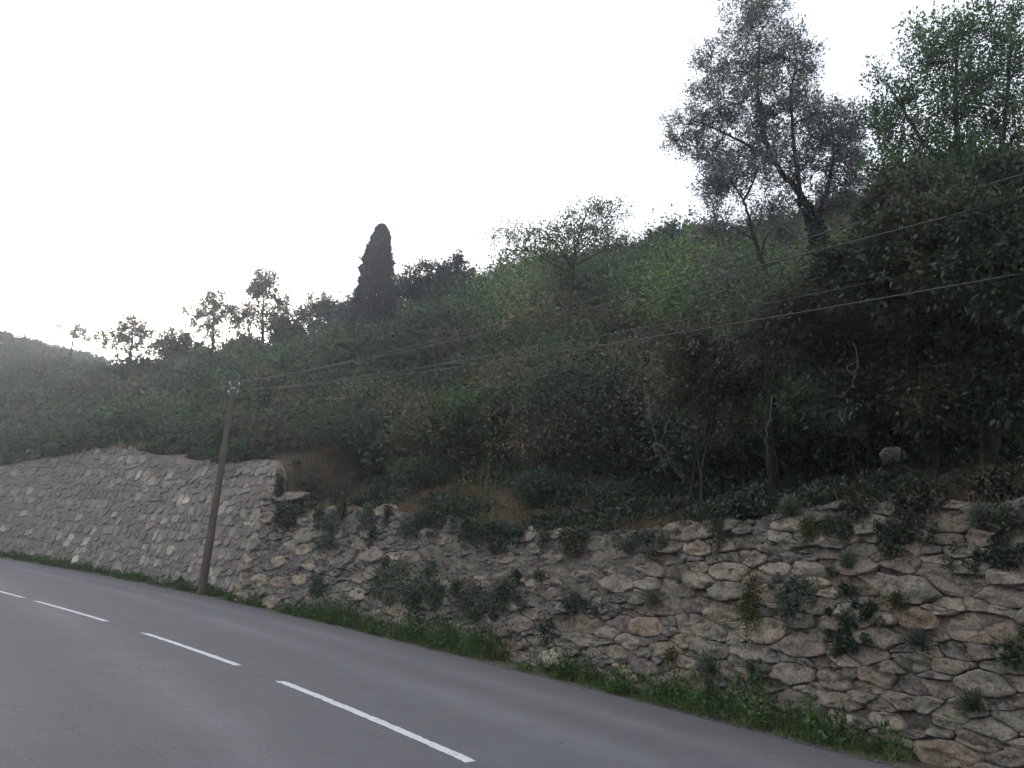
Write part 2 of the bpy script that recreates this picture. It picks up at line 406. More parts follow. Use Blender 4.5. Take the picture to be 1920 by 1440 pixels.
# ------------------------------------------------------------------ stone walls
def clip(poly, a, b):                                       # keep a.p <= b
    out = []
    for i in range(len(poly)):
        p, q = poly[i], poly[(i + 1) % len(poly)]
        dp, dq = a[0] * p[0] + a[1] * p[1] - b, a[0] * q[0] + a[1] * q[1] - b
        if dp <= 0: out.append(p)
        if dp * dq < 0:
            t = dp / (dp - dq); out.append((p[0] + t * (q[0] - p[0]), p[1] + t * (q[1] - p[1])))
    return out
def chaikin(P, n=1):
    for _ in range(n):
        Q = np.roll(P, -1, axis=0); P = np.stack([0.8 * P + 0.2 * Q, 0.2 * P + 0.8 * Q], 1).reshape(-1, 2)
    return P
def resample(P, n):
    C = np.vstack([P, P[:1]]); L = np.concatenate([[0], np.cumsum(np.linalg.norm(np.diff(C, axis=0), axis=1))])
    t = np.linspace(0, L[-1], n, endpoint=False)
    return np.stack([np.interp(t, L, C[:, 0]), np.interp(t, L, C[:, 1])], -1)
def stone_mesh(P, bulge, rough, base_dep, off, n=18, shoulder=0.9):
    """P: outline in wall coordinates -> (vertices in world space, faces)"""
    c = P.mean(0); ph = RNG.uniform(0, 50)
    size = max(np.ptp(P[:, 0]), np.ptp(P[:, 1]))
    tilt = RNG.normal(0, 0.07, 2) + np.array([0, -0.1])
    rings = [(1.0, -0.16), (1.0, 0.6 * bulge), (shoulder, 0.95 * bulge), (0.72, 1.0 * bulge), (0.4, 1.0 * bulge)]
    UV, DP = [], []
    for k, (s, dp) in enumerate(rings):
        for p in P:
            q = c + (p - c) * s
            nz = mnoise.fractal(Vector((q[0] * 5 + ph, q[1] * 6.5, ph)), 0.7, 2.0, 4)
            d = dp + base_dep + (0 if k == 0 else rough * nz + tilt @ (q - c))
            UV.append(q); DP.append(d)
    UV.append(c); DP.append(base_dep + 1.05 * bulge + rough * mnoise.fractal(Vector((c[0] * 5 + ph, c[1] * 5, ph)), 1.0, 2.0, 3))
    UV = np.array(UV); V = wall_pt(UV[:, 0], UV[:, 1], np.array(DP), off)
    F = []
    m_ = len(P)
    for k in range(len(rings) - 1):
        for i in range(m_):
            j = (i + 1) % m_
            F.append([k * m_ + i, k * m_ + j, (k + 1) * m_ + j, (k + 1) * m_ + i])
    k = len(rings) - 1; ci = len(V) - 1
    for i in range(0, m_, 2):
        F.append([k * m_ + i, k * m_ + (i + 1) % m_, k * m_ + (i + 2) % m_, ci])
    return V, np.array(F)
def mk_stones(cells, parent, material, name='stone', limit=300, smooth=True):
    """cells: list of (outline, colour, kwargs); the largest in the picture become parts, the rest one part"""
    built = []
    for P, colr, kw in cells:
        V, F = stone_mesh(P, **kw); c = V.mean(0); x, y, z = proj(c); 
        vis = z[0] > 1 and -40 < x[0] < W0 + 40 and y[0] < H0 + 40
        sc_ = (np.ptp(P[:, 0]) * np.ptp(P[:, 1])) / max(z[0], 1) ** 2 if vis else 0
        built.append((sc_, V, F, c, colr))
    built.sort(key=lambda b: -b[0])
    for sc_, V, F, c, colr in built[:limit]:
        if sc_ <= 0: continue
        o = obj(name, mesh_quads(name, V - c, F, smooth), material, parent, c - np.array(parent.location))
        o.color = (*colr, 1)
    rest = [b for i, b in enumerate(built) if i >= limit or b[0] <= 0]
    if rest:
        VV, FF, k = [], [], 0
        for _, V, F, c, colr in rest: VV.append(V); FF.append(F + k); k += len(V)
        o = obj('small_stones', mesh_quads('small_stones', np.concatenate(VV) - np.array(parent.location), np.concatenate(FF), smooth), material, parent)
        o['kind'] = 'stuff'; o.color = (0.22, 0.2, 0.175, 1)
def core_mesh(u0, u1, nu, nv, off, dep, amp, top_extra=0.0, fn=None):
    us = np.linspace(u0, u1, nu); V = []
    for u in us:
        h = float(htop(u)) + top_extra
        for j in range(nv):
            v = -0.3 + (h + 0.3) * j / (nv - 2) if j < nv - 1 else h
            dd = dep + amp * mnoise.fractal(Vector((u * 1.4, v * 3.4, 8.0)), 0.75, 2.0, 6)
            if fn: dd += fn(u, v)
            if j == nv - 1: dd -= 0.8
            V.append(wall_pt(u, v - (0.08 if j == nv - 1 else 0), dd, off))
    V = np.array(V); i = np.arange(nu - 1)[:, None] * nv; j = np.arange(nv - 1)[None]
    return V, np.stack([i + j, i + nv + j, i + nv + j + 1, i + j + 1], -1).reshape(-1, 4)

# rubble wall on the right: measured stones first, random ones between them
RB0, RB1 = U_JOIN - 0.05, U_JOIN + 27.5
_gu = np.linspace(RB0, RB1, 420); _gv = np.linspace(-0.2, 4.2, 90)
_GU, _GV = np.meshgrid(_gu, _gv, indexing='ij'); _gx, _gy, _gz = proj(wall_pt(_GU.ravel(), _GV.ravel()))
_bad = _gz < 1; _gx[_bad] = -9999
def wall_uv(px, py):
    k = np.argmin((_gx - px) ** 2 + (_gy - py) ** 2); return _GU.ravel()[k], _GV.ravel()[k]
GREY, BUFF, TAN, ORNG, SLAT, LITE, DARK = (0.205, 0.19, 0.168), (0.25, 0.213, 0.17), (0.235, 0.198, 0.155), (0.29, 0.205, 0.14), (0.165, 0.158, 0.15), (0.28, 0.262, 0.235), (0.135, 0.125, 0.115)
KEY = [(1356, 1147, 55, 42, BUFF), (1302, 1173, 65, 55, BUFF), (1345, 1190, 50, 28, GREY), (1376, 1190, 15, 26, LITE), (1433, 1179, 94, 54, BUFF), (1414, 1222, 84, 24, SLAT),
       (1501, 1212, 88, 54, GREY), (1512, 1164, 42, 34, GREY), (1559, 1173, 52, 42, GREY), (1536, 1137, 76, 30, GREY), (1371, 1109, 84, 34, GREY), (1315, 1094, 64, 28, GREY),
       (1367, 1074, 78, 45, BUFF), (1274, 1072, 72, 20, TAN), (1262, 1098, 60, 34, BUFF), (1354, 1023, 46, 38, GREY), (1310, 1030, 46, 33, BUFF), (1400, 1015, 46, 28, GREY),
       (1465, 1004, 38, 24, GREY), (1409, 1046, 62, 30, LITE), (1446, 1030, 45, 20, GREY), (1559, 1038, 40, 26, SLAT), (1557, 1057, 22, 16, LITE), (1602, 1099, 76, 44, BUFF),
       (1716, 1160, 66, 62, ORNG), (1665, 1159, 33, 30, LITE), (1841, 1180, 128, 82, TAN), (1794, 1221, 82, 19, SLAT), (1650, 1194, 76, 46, GREY), (1772, 1160, 36, 26, SLAT),
       (1706, 1243, 62, 36, GREY), (1776, 1252, 62, 28, BUFF), (1841, 1282, 90, 60, GREY), (1775, 1286, 52, 42, GREY), (1710, 1290, 42, 36, SLAT), (1719, 1350, 74, 26, ORNG),
       (1785, 1342, 48, 30, GREY), (1691, 1318, 62, 22, GREY), (1650, 1325, 32, 30, DARK), (1571, 1275, 62, 42, GREY), (1644, 1271, 52, 42, BUFF), (1580, 1320, 62, 34, GREY),
       (1740, 1320, 30, 30, GREY), (1864, 1361, 50, 42, GREY), (1885, 1250, 60, 40, SLAT), (1532, 968, 46, 22, GREY), (1628, 982, 78, 50, GREY), (1646, 1091, 60, 44, GREY),
       (1714, 1106, 104, 54, SLAT), (1790, 1101, 82, 42, GREY), (1880, 1120, 100, 38, DARK), (1800, 1034, 46, 22, GREY), (1753, 1065, 32, 36, SLAT), (1693, 1060, 62, 34, TAN),
       (1167, 1169, 46, 42, SLAT), (1213, 1174, 46, 64, ORNG), (1104, 1169, 56, 52, TAN), (1060, 1169, 40, 50, GREY), (1039, 1044, 36, 32, GREY), (1128, 1049, 32, 22, GREY),
       (1203, 1049, 28, 22, LITE), (1247, 1047, 32, 22, GREY), (1161, 1096, 62, 36, TAN), (1101, 1203, 42, 22, SLAT), (1039, 1231, 46, 30, LITE), (980, 1170, 40, 34, GREY),
       (525, 1054, 27, 25, BUFF), (557, 1060, 28, 18, BUFF), (519, 1075, 32, 13, BUFF), (527, 1092, 40, 20, BUFF), (492, 1086, 22, 28, BUFF), (565, 1086, 32, 26, BUFF),
       (585, 1060, 26, 18, GREY), (599, 1040, 34, 18, BUFF), (519, 1003, 26, 21, GREY), (569, 1001, 52, 24, GREY), (672, 1084, 20, 36, BUFF), (672, 1116, 36, 26, LITE),
       (769, 1140, 40, 34, LITE), (807, 1151, 26, 18, BUFF), (607, 1090, 30, 20, BUFF), (500, 1040, 22, 14, GREY), (480, 1118, 24, 20, LITE), (498, 1062, 16, 18, LITE)]
AN = 2.35                                                   # stones lie flat: wider than high
sites, wts, cols = [], [], []
for px, py, w, h, colr in KEY:
    u, v = wall_uv(px, py); ul, _ = wall_uv(px - w / 2, py); ur, _ = wall_uv(px + w / 2, py); _, vb = wall_uv(px, py + h / 2); _, vt = wall_uv(px, py - h / 2)
    r = 0.5 * math.sqrt(max((ur - ul), 0.12) / AN * max(vt - vb, 0.1))
    sites.append((u, v)); wts.append(max(r, 0.06) ** 2 * 0.85); cols.append(colr)
def ok_site(u, v, r):
    for (a, b), w in zip(sites, wts):
        if ((a - u) / AN) ** 2 + (b - v) ** 2 < (0.92 * (math.sqrt(w) + r)) ** 2: return False
    return True
def area_rand():
    t = RNG.random()
    return RNG.uniform(RB0, RB1), RNG.uniform(-0.15, 3.9)
pal = [GREY, GREY, GREY, BUFF, BUFF, TAN, TAN, SLAT, LITE, GREY]
for r_lo, r_hi, tries in ((0.16, 0.22, 220), (0.1, 0.15, 1300), (0.065, 0.095, 3500), (0.035, 0.055, 9000)):
    for _ in range(tries):
        u, v = area_rand()
        if v > htop(u) + 0.05: continue
        r = RNG.uniform(r_lo, r_hi)
        if ok_site(u, v, r):
            sites.append((u, v)); wts.append(r * r); cols.append(pal[RNG.integers(len(pal))])
NREAL = len(sites)
for u in np.arange(RB0 - 0.6, RB1 + 0.6, 0.3):                # ghost sites close the cells above the coping and below the foot
    for vv in (float(htop(max(u, RB0 + 0.1))) + 0.16, -0.36):
        sites.append((u, vv)); wts.append(0.012); cols.append(GREY)
S = np.array(sites); Wt = np.array(wts); SA = S / np.array([AN, 1.0])
rub = []
U_MID0, U_MID1 = wall_uv(720, 1040)[0], wall_uv(1230, 1080)[0]
def crumbly(u, v):                                          # the middle stretch: weathered flush masonry
    a = np.clip((u - U_MID0) / 1.5, 0, 1) * np.clip((U_MID1 - u) / 1.2, 0, 1); h = htop(u)
    return float(a * np.clip((v / h - 0.42) / 0.12, 0, 1))
for i in range(NREAL):
    u, v = S[i]
    if v > htop(u) + 0.1 or v < -0.2: continue
    s = SA[i]; d2 = ((SA - s) ** 2).sum(1); nb = np.argsort(d2)[1:34]
    poly = [(s[0] - 0.6, s[1] - 0.6), (s[0] + 0.6, s[1] - 0.6), (s[0] + 0.6, s[1] + 0.6), (s[0] - 0.6, s[1] + 0.6)]
    for j in nb:
        a = 2 * (SA[j] - s); b = SA[j] @ SA[j] - s @ s - Wt[j] + Wt[i]
        poly = clip(poly, a, b)
        if len(poly) < 3: break
    if len(poly) < 3: continue
    P = np.array(poly) * np.array([AN, 1.0])
    if np.ptp(P[:, 0]) < 0.07 or np.ptp(P[:, 1]) < 0.05: continue
    c = P.mean(0); NP = 26 if np.ptp(P[:, 0]) > 0.3 else 14; P = resample(chaikin(P, 1) if RNG.random() < 0.2 else P, NP)
    cr = crumbly(u, v)
    rad = np.linalg.norm(P - c, axis=1)
    ph = RNG.uniform(0, 99)
    gap = RNG.uniform(-0.004, 0.011) + 0.006 * cr
    jit = np.array([0.11 * mnoise.noise(Vector((math.cos(t) * 1.7 + ph, math.sin(t) * 1.7, ph))) + 0.07 * mnoise.noise(Vector((math.cos(t) * 5.5 + ph, math.sin(t) * 5.5, ph))) for t in np.linspace(0, 6.28, NP, endpoint=False)])
    P = c + (P - c) * (np.clip(1 - gap / np.maximum(rad, 0.03), 0.6, 1) * (1 + jit - 0.01))[:, None]
    _c = np.array(cols[i]); colr = np.array([1.36, 1.28, 1.16]) * (0.5 * _c + 0.5 * np.array([0.2, 0.186, 0.163])) * math.exp(RNG.normal(0, 0.15)) * (1 + RNG.normal(0, 0.015, 3))
    if cr > 0.4: colr = 0.45 * colr + 0.55 * np.array([0.3, 0.255, 0.22])
    if u < U_JOIN + 4 and v < 1.7: colr = 0.5 * colr + 0.5 * np.array([0.38, 0.305, 0.22])
    sz = math.sqrt(np.ptp(P[:, 0]) * np.ptp(P[:, 1]))
    rub.append((P, colr, dict(bulge=min(0.05, 0.12 * sz) * (1 - 0.4 * cr), rough=0.055 + 0.02 * cr + 0.05 * RNG.random(), base_dep=RNG.normal(-0.004, 0.036) * (1 - 0.3 * cr), off=0.0, shoulder=RNG.uniform(0.92, 0.97))))
base = wall_pt((RB0 + RB1) / 2, 0.0)
rubble = empty('rubble_wall', base, 'rough buff and grey rubble stone retaining wall with weeds, right of the pole', 'wall')
def core_fn(u, v):
    w = 0.25 * mnoise.noise(Vector((u * 0.8, v * 0.8, 5.0)))
    a = abs(mnoise.noise(Vector((u * 0.85, (v + w) * 4.2, 1.0)))); b = abs(mnoise.noise(Vector((u * 2.6, v * 2.2, 9.0))))
    q = 0.02 * mnoise.noise(Vector((u * 9, v * 12, 2.0))) + 0.085 * crumbly(u, v)
    if a < 0.06: q -= 0.12 * (1 - a / 0.06) * min(1, b * 4)
    return q
V, F = core_mesh(RB0, RB1, 700, 96, 0.0, -0.045, 0.085, 0.05, core_fn)
obj('mortar_fill', mesh_quads('mortar_fill', V - base, F, True), M_CORE, rubble)
mk_stones(rub, rubble, M_STONE, smooth=False)
# the end face of the rubble wall where it steps out in front of the coursed wall
hj = float(htop(RB0 + 0.3)); EV = []
for j in range(9):
    for dp in (-0.02, -0.35, -1.1):
        EV.append(wall_pt(RB0 + 0.02 + 0.05 * math.sin(j * 2.1), -0.3 + (hj + 0.3) * j / 8, dp, 0.0))
EF = [[j * 3 + i, j * 3 + i + 1, j * 3 + i + 4, j * 3 + i + 3] for j in range(8) for i in range(2)]
obj('wall_end', mesh_quads('wall_end', np.array(EV) - base, EF, True), M_CORE, rubble)

# coursed wall on the left
LB0, LB1 = U_JOIN - 42, U_JOIN - 0.15
OFFL = 0.35
blk = []
v = -0.2; row = 0
PALB = [(0.225, 0.22, 0.21), (0.245, 0.235, 0.215), (0.205, 0.2, 0.195), (0.26, 0.245, 0.22), (0.235, 0.205, 0.185), (0.29, 0.285, 0.275), (0.19, 0.185, 0.18)]
while v < 6.6:
    h = RNG.uniform(0.28, 0.5); u = LB0 + RNG.uniform(0, 0.5)
    while u < LB1:
        w = RNG.uniform(0.32, 0.75) * (1 if RNG.random() > 0.2 else 0.55)
        parts = [(u, v, w, h)]
        if h > 0.34 and RNG.random() < 0.3:
            s = RNG.uniform(0.4, 0.6); parts = [(u, v, w, h * s), (u, v + h * s, w, h * (1 - s))]
        for (a, b, ww, hh) in parts:
            wob = 0.2 * mnoise.noise(Vector((a * 0.4, row * 0.9, 0)))
            if b + hh * 0.6 + wob > htop(min(a + ww / 2, U_JOIN - 0.05)): continue
            sk = RNG.normal(0, 0.04, (4, 2)) + np.array([0, RNG.normal(0, 0.05)])
            Q = np.array([(a, b), (a + ww, b), (a + ww, b + hh), (a, b + hh)]) + sk
            Q[:, 1] += np.array([0.2 * mnoise.noise(Vector((q * 0.4, row * 0.9, 0))) for q in Q[:, 0]])
            c = Q.mean(0); g = RNG.uniform(0.006, 0.018)
            Q = c + (Q - c) * (1 - g * 2 / np.array([ww, hh]))
            P = resample(chaikin(Q, 1), 14)
            colr = np.array([1.26, 1.19, 1.09]) * np.array(PALB[RNG.integers(len(PALB))]) * math.exp(RNG.normal(0, 0.2))
            blk.append((P, colr, dict(bulge=RNG.uniform(0.01, 0.03), rough=0.024, base_dep=RNG.normal(0.0, 0.012), off=OFFL, shoulder=0.92)))
        u += w
    v += h; row += 1
base = wall_pt(U_JOIN - 15, 0.0, 0, OFFL)
coursed = empty('coursed_wall', base, 'tall grey coursed stone retaining wall behind the leaning pole on the left', 'wall')
def htop_l(u): return float(htop(min(u, U_JOIN - 0.05)))
_h = htop; 
us = np.linspace(LB0, LB1, 160); V = []
for u in us:
    hh = htop_l(u)
    for j in range(24):
        vv = -0.3 + (hh + 0.25) * min(j, 22) / 22
        V.append(wall_pt(u, vv, -0.013 + 0.026 * mnoise.fractal(Vector((u * 1.3, vv * 1.7, 2.0)), 1.0, 2.0, 4) - (0.9 if j == 23 else 0), OFFL))
V = np.array(V); i = np.arange(159)[:, None] * 24; j = np.arange(23)[None]
F = np.stack([i + j, i + 24 + j, i + 24 + j + 1, i + j + 1], -1).reshape(-1, 4)
obj('mortar_fill', mesh_quads('mortar_fill', V - base, F, True), M_CORE2, coursed)
mk_stones(blk, coursed, M_BLOCK)

# ------------------------------------------------------------------ vegetation
GRN, OLV, DRK, YEL, GRY, BRN = (0.052, 0.086, 0.026), (0.082, 0.082, 0.036), (0.03, 0.048, 0.019), (0.085, 0.115, 0.032), (0.08, 0.1, 0.062), (0.085, 0.064, 0.04)
def bush(Lv, base, h, w, n, ll, lw, tint, rng=RNG, shoots=6, low=0.0, var=0.25, up=0.45):
    """leaf clumps spread through a bush; a few shoots break the outline"""
    m_ = int(rng.integers(8, 13))
    cd = rdirs(m_, rng); cd[:, 2] = np.abs(cd[:, 2])
    rho = rng.uniform(0.35, 0.8, (m_, 1))
    c = cd * rho * np.array([w * 0.5, w * 0.5, h * 0.6]) + np.array([0, 0, h * (0.34 - low)])
    rc = rng.uniform(0.19, 0.36, m_) * min(w, h * 1.3)
    k = rng.integers(0, m_, n); d = rdirs(n, rng)
    rr = 0.62 + 0.42 * rng.random((n, 1)) ** 0.8
    p = c[k] + d * rc[k][:, None] * rr * np.array([1.1, 1.1, 0.85])
    ct = np.exp(rng.normal(0, 0.2, (m_, 1)))[k]
    nrm = unit(d * 0.9 + np.array([0, 0, up]) + rdirs(n, rng) * 0.45); dr = unit(rdirs(n, rng) + d * 0.6)
    L = ll * rng.uniform(0.6, 1.35, n)
    Lv.add(p + base, dr, nrm, L, L * lw, tints(tint, n, var, rng) * ct)
    ni = max(40, n // 16); k = rng.integers(0, m_, ni); d = rdirs(ni, rng)         # old inner leaves and twig litter
    L = np.minimum(ll * rng.uniform(1.8, 3.0, ni), 0.6); inner = c * 0.8 + np.array([0, 0, h * 0.06])
    Lv.add(inner[k] + d * rc[k][:, None] * 0.5 * rng.random((ni, 1)) + base, rdirs(ni, rng), d + rdirs(ni, rng), L, L * 0.6, tints(np.array(tint) * np.array([0.9, 0.75, 0.8]), ni, var, rng))
    for _ in range(shoots):
        i = rng.integers(m_); t = unit(cd[i] * 0.5 + np.array([0, 0, 0.7]) + rng.normal(0, 0.4, 3)); ln = rng.uniform(0.25, 0.6) * min(h, 1.8)
        q = int(max(6, ln / ll * 2.2)); s = rng.random((q, 1))
        p = c[i] + cd[i] * rc[i] * 0.6 + t * ln * s + rng.normal(0, 0.02, (q, 3)) + base
        dd = unit(t + rdirs(q, rng) * 0.9); L = ll * rng.uniform(0.6, 1.2, q) * (1.1 - 0.4 * s[:, 0])
        Lv.add(p, dd, rdirs(q, rng) + np.array([0, 0, 0.6]), L, L * lw, tints(np.array(tint) * 1.15, q, var, rng))
def nz(x, y, s, seed=0.0): return mnoise.noise(Vector((x * s + seed, y * s, seed)))
def z_at(x, y):
    u = u_of(x, y); b = path(u); n = pnorm(u)
    d = float((np.array([x, y]) - b) @ n - verge(u) - BATTER * htop(u) - (0.45 if u < U_JOIN else 0))
    return hill_z(u, max(d, 0)), u, d
def ground_at(px, py, r):
    """point on the hill under the picture point at range r"""
    P = at(px, py, r); z, u, d = z_at(P[0], P[1]); return np.array([P[0], P[1], z])

def r_for(px, py, lo, hi):                                   # range at which the sight line meets the hill
    best, br = 9e9, lo
    for r in np.linspace(lo, hi, 120):
        c = at(px, py, r); zz, _, dd = z_at(c[0], c[1]); e = abs(c[2] - zz) + (100 if dd < 0.1 else 0)
        if e < best: best, br = e, r
    return br
def r_crest(px, py, lo=45, hi=110):                         # range of the hill's crest in that direction
    best, br = -9, lo
    for r in np.linspace(lo, hi, 90):
        c = at(px, py, r); e = (z_at(c[0], c[1])[0] - CAMH) / r
        if e > best: best, br = e, r
    return br
scrub = Leaves(); rng = np.random.default_rng(5)
stems = Tubes(4)
far_scrub = Leaves()
def scrub_zone(step, rmin, rmax, n, ll, dest=None):
    cnt = 0
    for u in np.arange(2, UMAX - 12, step):
        for d in np.arange(0.2, 62, step):
            uu = u + rng.uniform(-0.5, 0.5) * step; dd = max(0.15, d + rng.uniform(-0.5, 0.5) * step)
            p = hill_xy(uu, dd); r = math.hypot(p[0], p[1])
            if not rmin <= r < rmax: continue
            left = uu < U_JOIN - 0.5; right = uu > U_JOIN + 12.5
            if not left and dd < (0.8 if uu < U_JOIN + 3.0 else 3.0) + 0.7 * nz(uu, 0, 0.6): continue
            if right and dd < 3.3: continue
            if not left and not right and dd < 6.2 and rng.random() < 0.6: continue
            z = hill_z(uu, dd); P = np.array([p[0], p[1], z])
            h = rng.uniform(1.3, 2.3) * (1.0 + 0.35 * nz(p[0], p[1], 0.2, 4))
            if r > 45: h *= 1.3
            elif not left and dd < 9: h *= 1.6
            else: h *= 1.35
            if right and dd < 5.5: h *= 1.15
            if left and dd < 1.2: h *= 0.5
            px, py, zz = proj(P + np.array([0, 0, h * 0.6]))
            if zz[0] < 2 or not (-60 < px[0] < W0 + 130) or py[0] < -200: continue
            w = h * rng.uniform(1.0, 1.5)
            a = nz(p[0], p[1], 0.13, 1.0) + 0.5 * nz(p[0], p[1], 0.5, 2.0); b = nz(p[0], p[1], 0.17, 7.0) + 0.4 * rng.normal()
            if right and dd < 9: tint = (DRK, DRK, (0.022, 0.036, 0.015), (0.026, 0.03, 0.015))[rng.integers(4)]  # leaf colour lowered here to stand in for the hollow's shade
            elif py[0] > 690 and px[0] > 500: tint = (OLV, BRN, DRK, OLV, GRN)[rng.integers(5)]
            elif a > 0.3: tint = OLV
            elif a < -0.35: tint = DRK
            elif b > 0.75: tint = YEL
            elif b < -0.5: tint = GRY
            else: tint = GRN
            tint = (0.95 if left else 1.2) * np.array(tint) * math.exp(rng.normal(0, 0.22))
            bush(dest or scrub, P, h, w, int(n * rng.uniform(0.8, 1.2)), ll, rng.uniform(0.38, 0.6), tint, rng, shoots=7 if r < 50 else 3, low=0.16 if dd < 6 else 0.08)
            cnt += 1
            if r < 30 and rng.random() < 0.5:
                for _ in range(4):
                    q = P + np.array([*rng.normal(0, 0.3, 2), 0]); e = q + np.array([*rng.normal(0, 0.5, 2), rng.uniform(0.8, 1.3) * h])
                    stems.add(bend(q, e, 6, 0.12, rng), 0.012, 0.004)
    return cnt
for d0, du, h0, lift in ((3.9, 1.5, 3.0, 0.0), (6.0, 1.9, 3.2, 0.02), (8.6, 2.5, 3.6, 0.05), (11.8, 2.9, 3.8, 0.05), (15.5, 3.4, 4.0, 0.05), (20, 4.0, 4.0, 0.05)):
    for u in np.arange(U_JOIN + 1.0 - (8 if d0 > 8 else 0), U_JOIN + 27 + d0 * 0.3, du):
        uu = u + rng.uniform(-0.4, 0.4) * du; dd = d0 + rng.uniform(-0.5, 0.5); p = hill_xy(uu, dd); r = math.hypot(*p)
        P = np.array([p[0], p[1], hill_z(uu, dd)]); h = h0 * rng.uniform(0.75, 1.2); w = h * rng.uniform(1.0, 1.4)
        px, py, zz = proj(P + np.array([0, 0, h * 0.6]))
        if zz[0] < 3 or not -60 < px[0] < W0 + 150: continue
        dark = px[0] > 1480 and dd < 12  # bushes around the right-hand hollow get its shade in their tint
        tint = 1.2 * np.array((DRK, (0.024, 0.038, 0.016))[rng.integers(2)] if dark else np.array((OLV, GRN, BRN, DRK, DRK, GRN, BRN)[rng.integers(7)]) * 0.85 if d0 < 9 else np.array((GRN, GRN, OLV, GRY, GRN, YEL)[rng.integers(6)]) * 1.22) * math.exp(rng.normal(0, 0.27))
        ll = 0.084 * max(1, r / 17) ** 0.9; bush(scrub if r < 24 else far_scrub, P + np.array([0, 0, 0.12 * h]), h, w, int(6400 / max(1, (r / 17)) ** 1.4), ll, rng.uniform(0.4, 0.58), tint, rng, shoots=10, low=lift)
        if r < 26:
            for _ in range(5):
                q = P + np.array([*rng.normal(0, 0.35, 2), -0.05]); stems.add(bend(q, P + np.array([*rng.normal(0, 0.3 * w, 2), h * rng.uniform(0.5, 0.8)]), 7, 0.12, rng), 0.014, 0.005)
c1 = scrub_zone(1.6, 0, 25, 2600, 0.1)
c2 = scrub_zone(1.9, 25, 46, 1100, 0.18, far_scrub)
for u in np.arange(U_JOIN - 100, U_JOIN - 8, 2.2):           # taller bushes along the crest
    uu = u + rng.uniform(-1, 1); dd = float(np.interp(uu - U_JOIN, [-109, -96, -89, -82, -75, -60, -45, -26, -16, 0], [40, 38, 33, 29, 25, 20, 20, 23, 28, 30])) + rng.uniform(-1.5, 1.5)
    p = hill_xy(uu, dd); h = rng.uniform(2.2, 4.2); bush(far_scrub, np.array([p[0], p[1], hill_z(uu, dd)]), h, h * rng.uniform(0.9, 1.3), 420, 0.3, 0.5, np.array([GRN, OLV, DRK, OLV][rng.integers(4)]) * rng.uniform(0.7, 1.1), rng, shoots=8)
c3 = scrub_zone(2.5, 46, 150, 390, 0.33, far_scrub)
o = obj('upper_scrub', far_scrub.mesh('upper_scrub', tri=True), M_LEAF); tag(o, 'hazy scrub covering the upper slope and the far ridge', 'scrub', kind='stuff')
o = obj('scrub', scrub.mesh('scrub'), M_LEAF); tag(o, 'dense green and brown scrub thicket covering the hillside above the walls', 'scrub', kind='stuff')
sd_ = obj('stems', stems.mesh('stems'), M_BARK, o)
print('SCRUB', c1, c2, c3, scrub.count())

def tree(name, label, base, limbs, blobs, leaf, bark=M_BARK, lmat=M_LEAF, group=None, seed=1, cat='tree', twig=0.006, extra=None, part='trunk'):
    """limbs: list of (points, r0, r1); blobs: (centre, radii(3), clusters); leaf: dict(n, L, W, tint, spread, droop)"""
    rng = np.random.default_rng(seed); base = np.asarray(base, float)
    root = empty(name, base, label, cat, group)
    T = Tubes(7); allp = []
    for pts, r0, r1 in limbs:
        pts = np.asarray(pts, float)
        if len(pts) > 2:                                     # smooth the polyline
            t = np.linspace(0, len(pts) - 1, len(pts) * 4); pts = np.stack([np.interp(t, np.arange(len(pts)), pts[:, k]) for k in range(3)], -1)
            for _ in range(3): pts[1:-1] = 0.25 * pts[:-2] + 0.5 * pts[1:-1] + 0.25 * pts[2:]
            pts[1:-1] += rng.normal(0, r0 * 0.12, pts[1:-1].shape)
        T.add(pts, r0, r1)
        allp += [(p, r0 + (r1 - r0) * i / (len(pts) - 1)) for i, p in enumerate(pts)][len(pts) // 3:]
    AP = np.array([p for p, _ in allp]); AR = np.array([r for _, r in allp])
    Lv = Leaves()
    for c, rad, ncl in blobs:
        c = np.asarray(c, float); rad = np.asarray(rad, float)
        k = np.argmin(np.linalg.norm(AP - (c - np.array([0, 0, 0.4 * rad[2]])), axis=1))
        br = bend(AP[k], c, 8, 0.1, rng); T.add(br, min(AR[k] * 0.7, 0.012 * np.linalg.norm(rad) + 0.015), twig * 1.6)
        d = rdirs(ncl, rng); q = c + d * rad * (rng.random((ncl, 1)) ** 0.5)
        for j in range(ncl):
            s = br[rng.integers(2, 8)]
            if j % 2 == 0: T.add(bend(s, q[j], 5, 0.12, rng), twig * 1.3, twig * 0.5)
        nl = leaf['n']; kk = np.repeat(np.arange(ncl), nl); n = len(kk)
        ax = unit(d * 0.8 + np.array([0, 0, leaf.get('up', 0.35)]) + rng.normal(0, 0.4, (ncl, 3)))
        tt = rng.uniform(-0.5, 1.0, (n, 1)); sp = leaf['spread']
        p = q[kk] + ax[kk] * tt * sp + rng.normal(0, sp * 0.28, (n, 3))
        dr = unit(ax[kk] + rdirs(n, rng) * 0.9 - np.array([0, 0, leaf.get('droop', 0)]))
        L = leaf['L'] * rng.uniform(0.6, 1.3, n)
        Lv.add(p, dr, rdirs(n, rng) + np.array([0, 0, 0.5]), L, L * leaf['W'], tints(leaf['tint'], n, 0.22, rng) * np.exp(rng.normal(0, 0.15, (ncl, 1)))[kk])
    obj(part, T.mesh(part, base), bark, root)
    obj('crown', Lv.mesh('crown', base, tri=group == 'trees along the ridge'), lmat, root)
    if extra: extra(root, base, rng)
    return root
def mpp(px, py, r): return float((at(px, py, r) - CAMP) @ FW) / FPX
def blob(px, py, r, wx, wy, n, depth=1.0):
    s = mpp(px, py, r); return (at(px, py, r), np.array([wx * s, wx * s * depth, wy * s]), n)
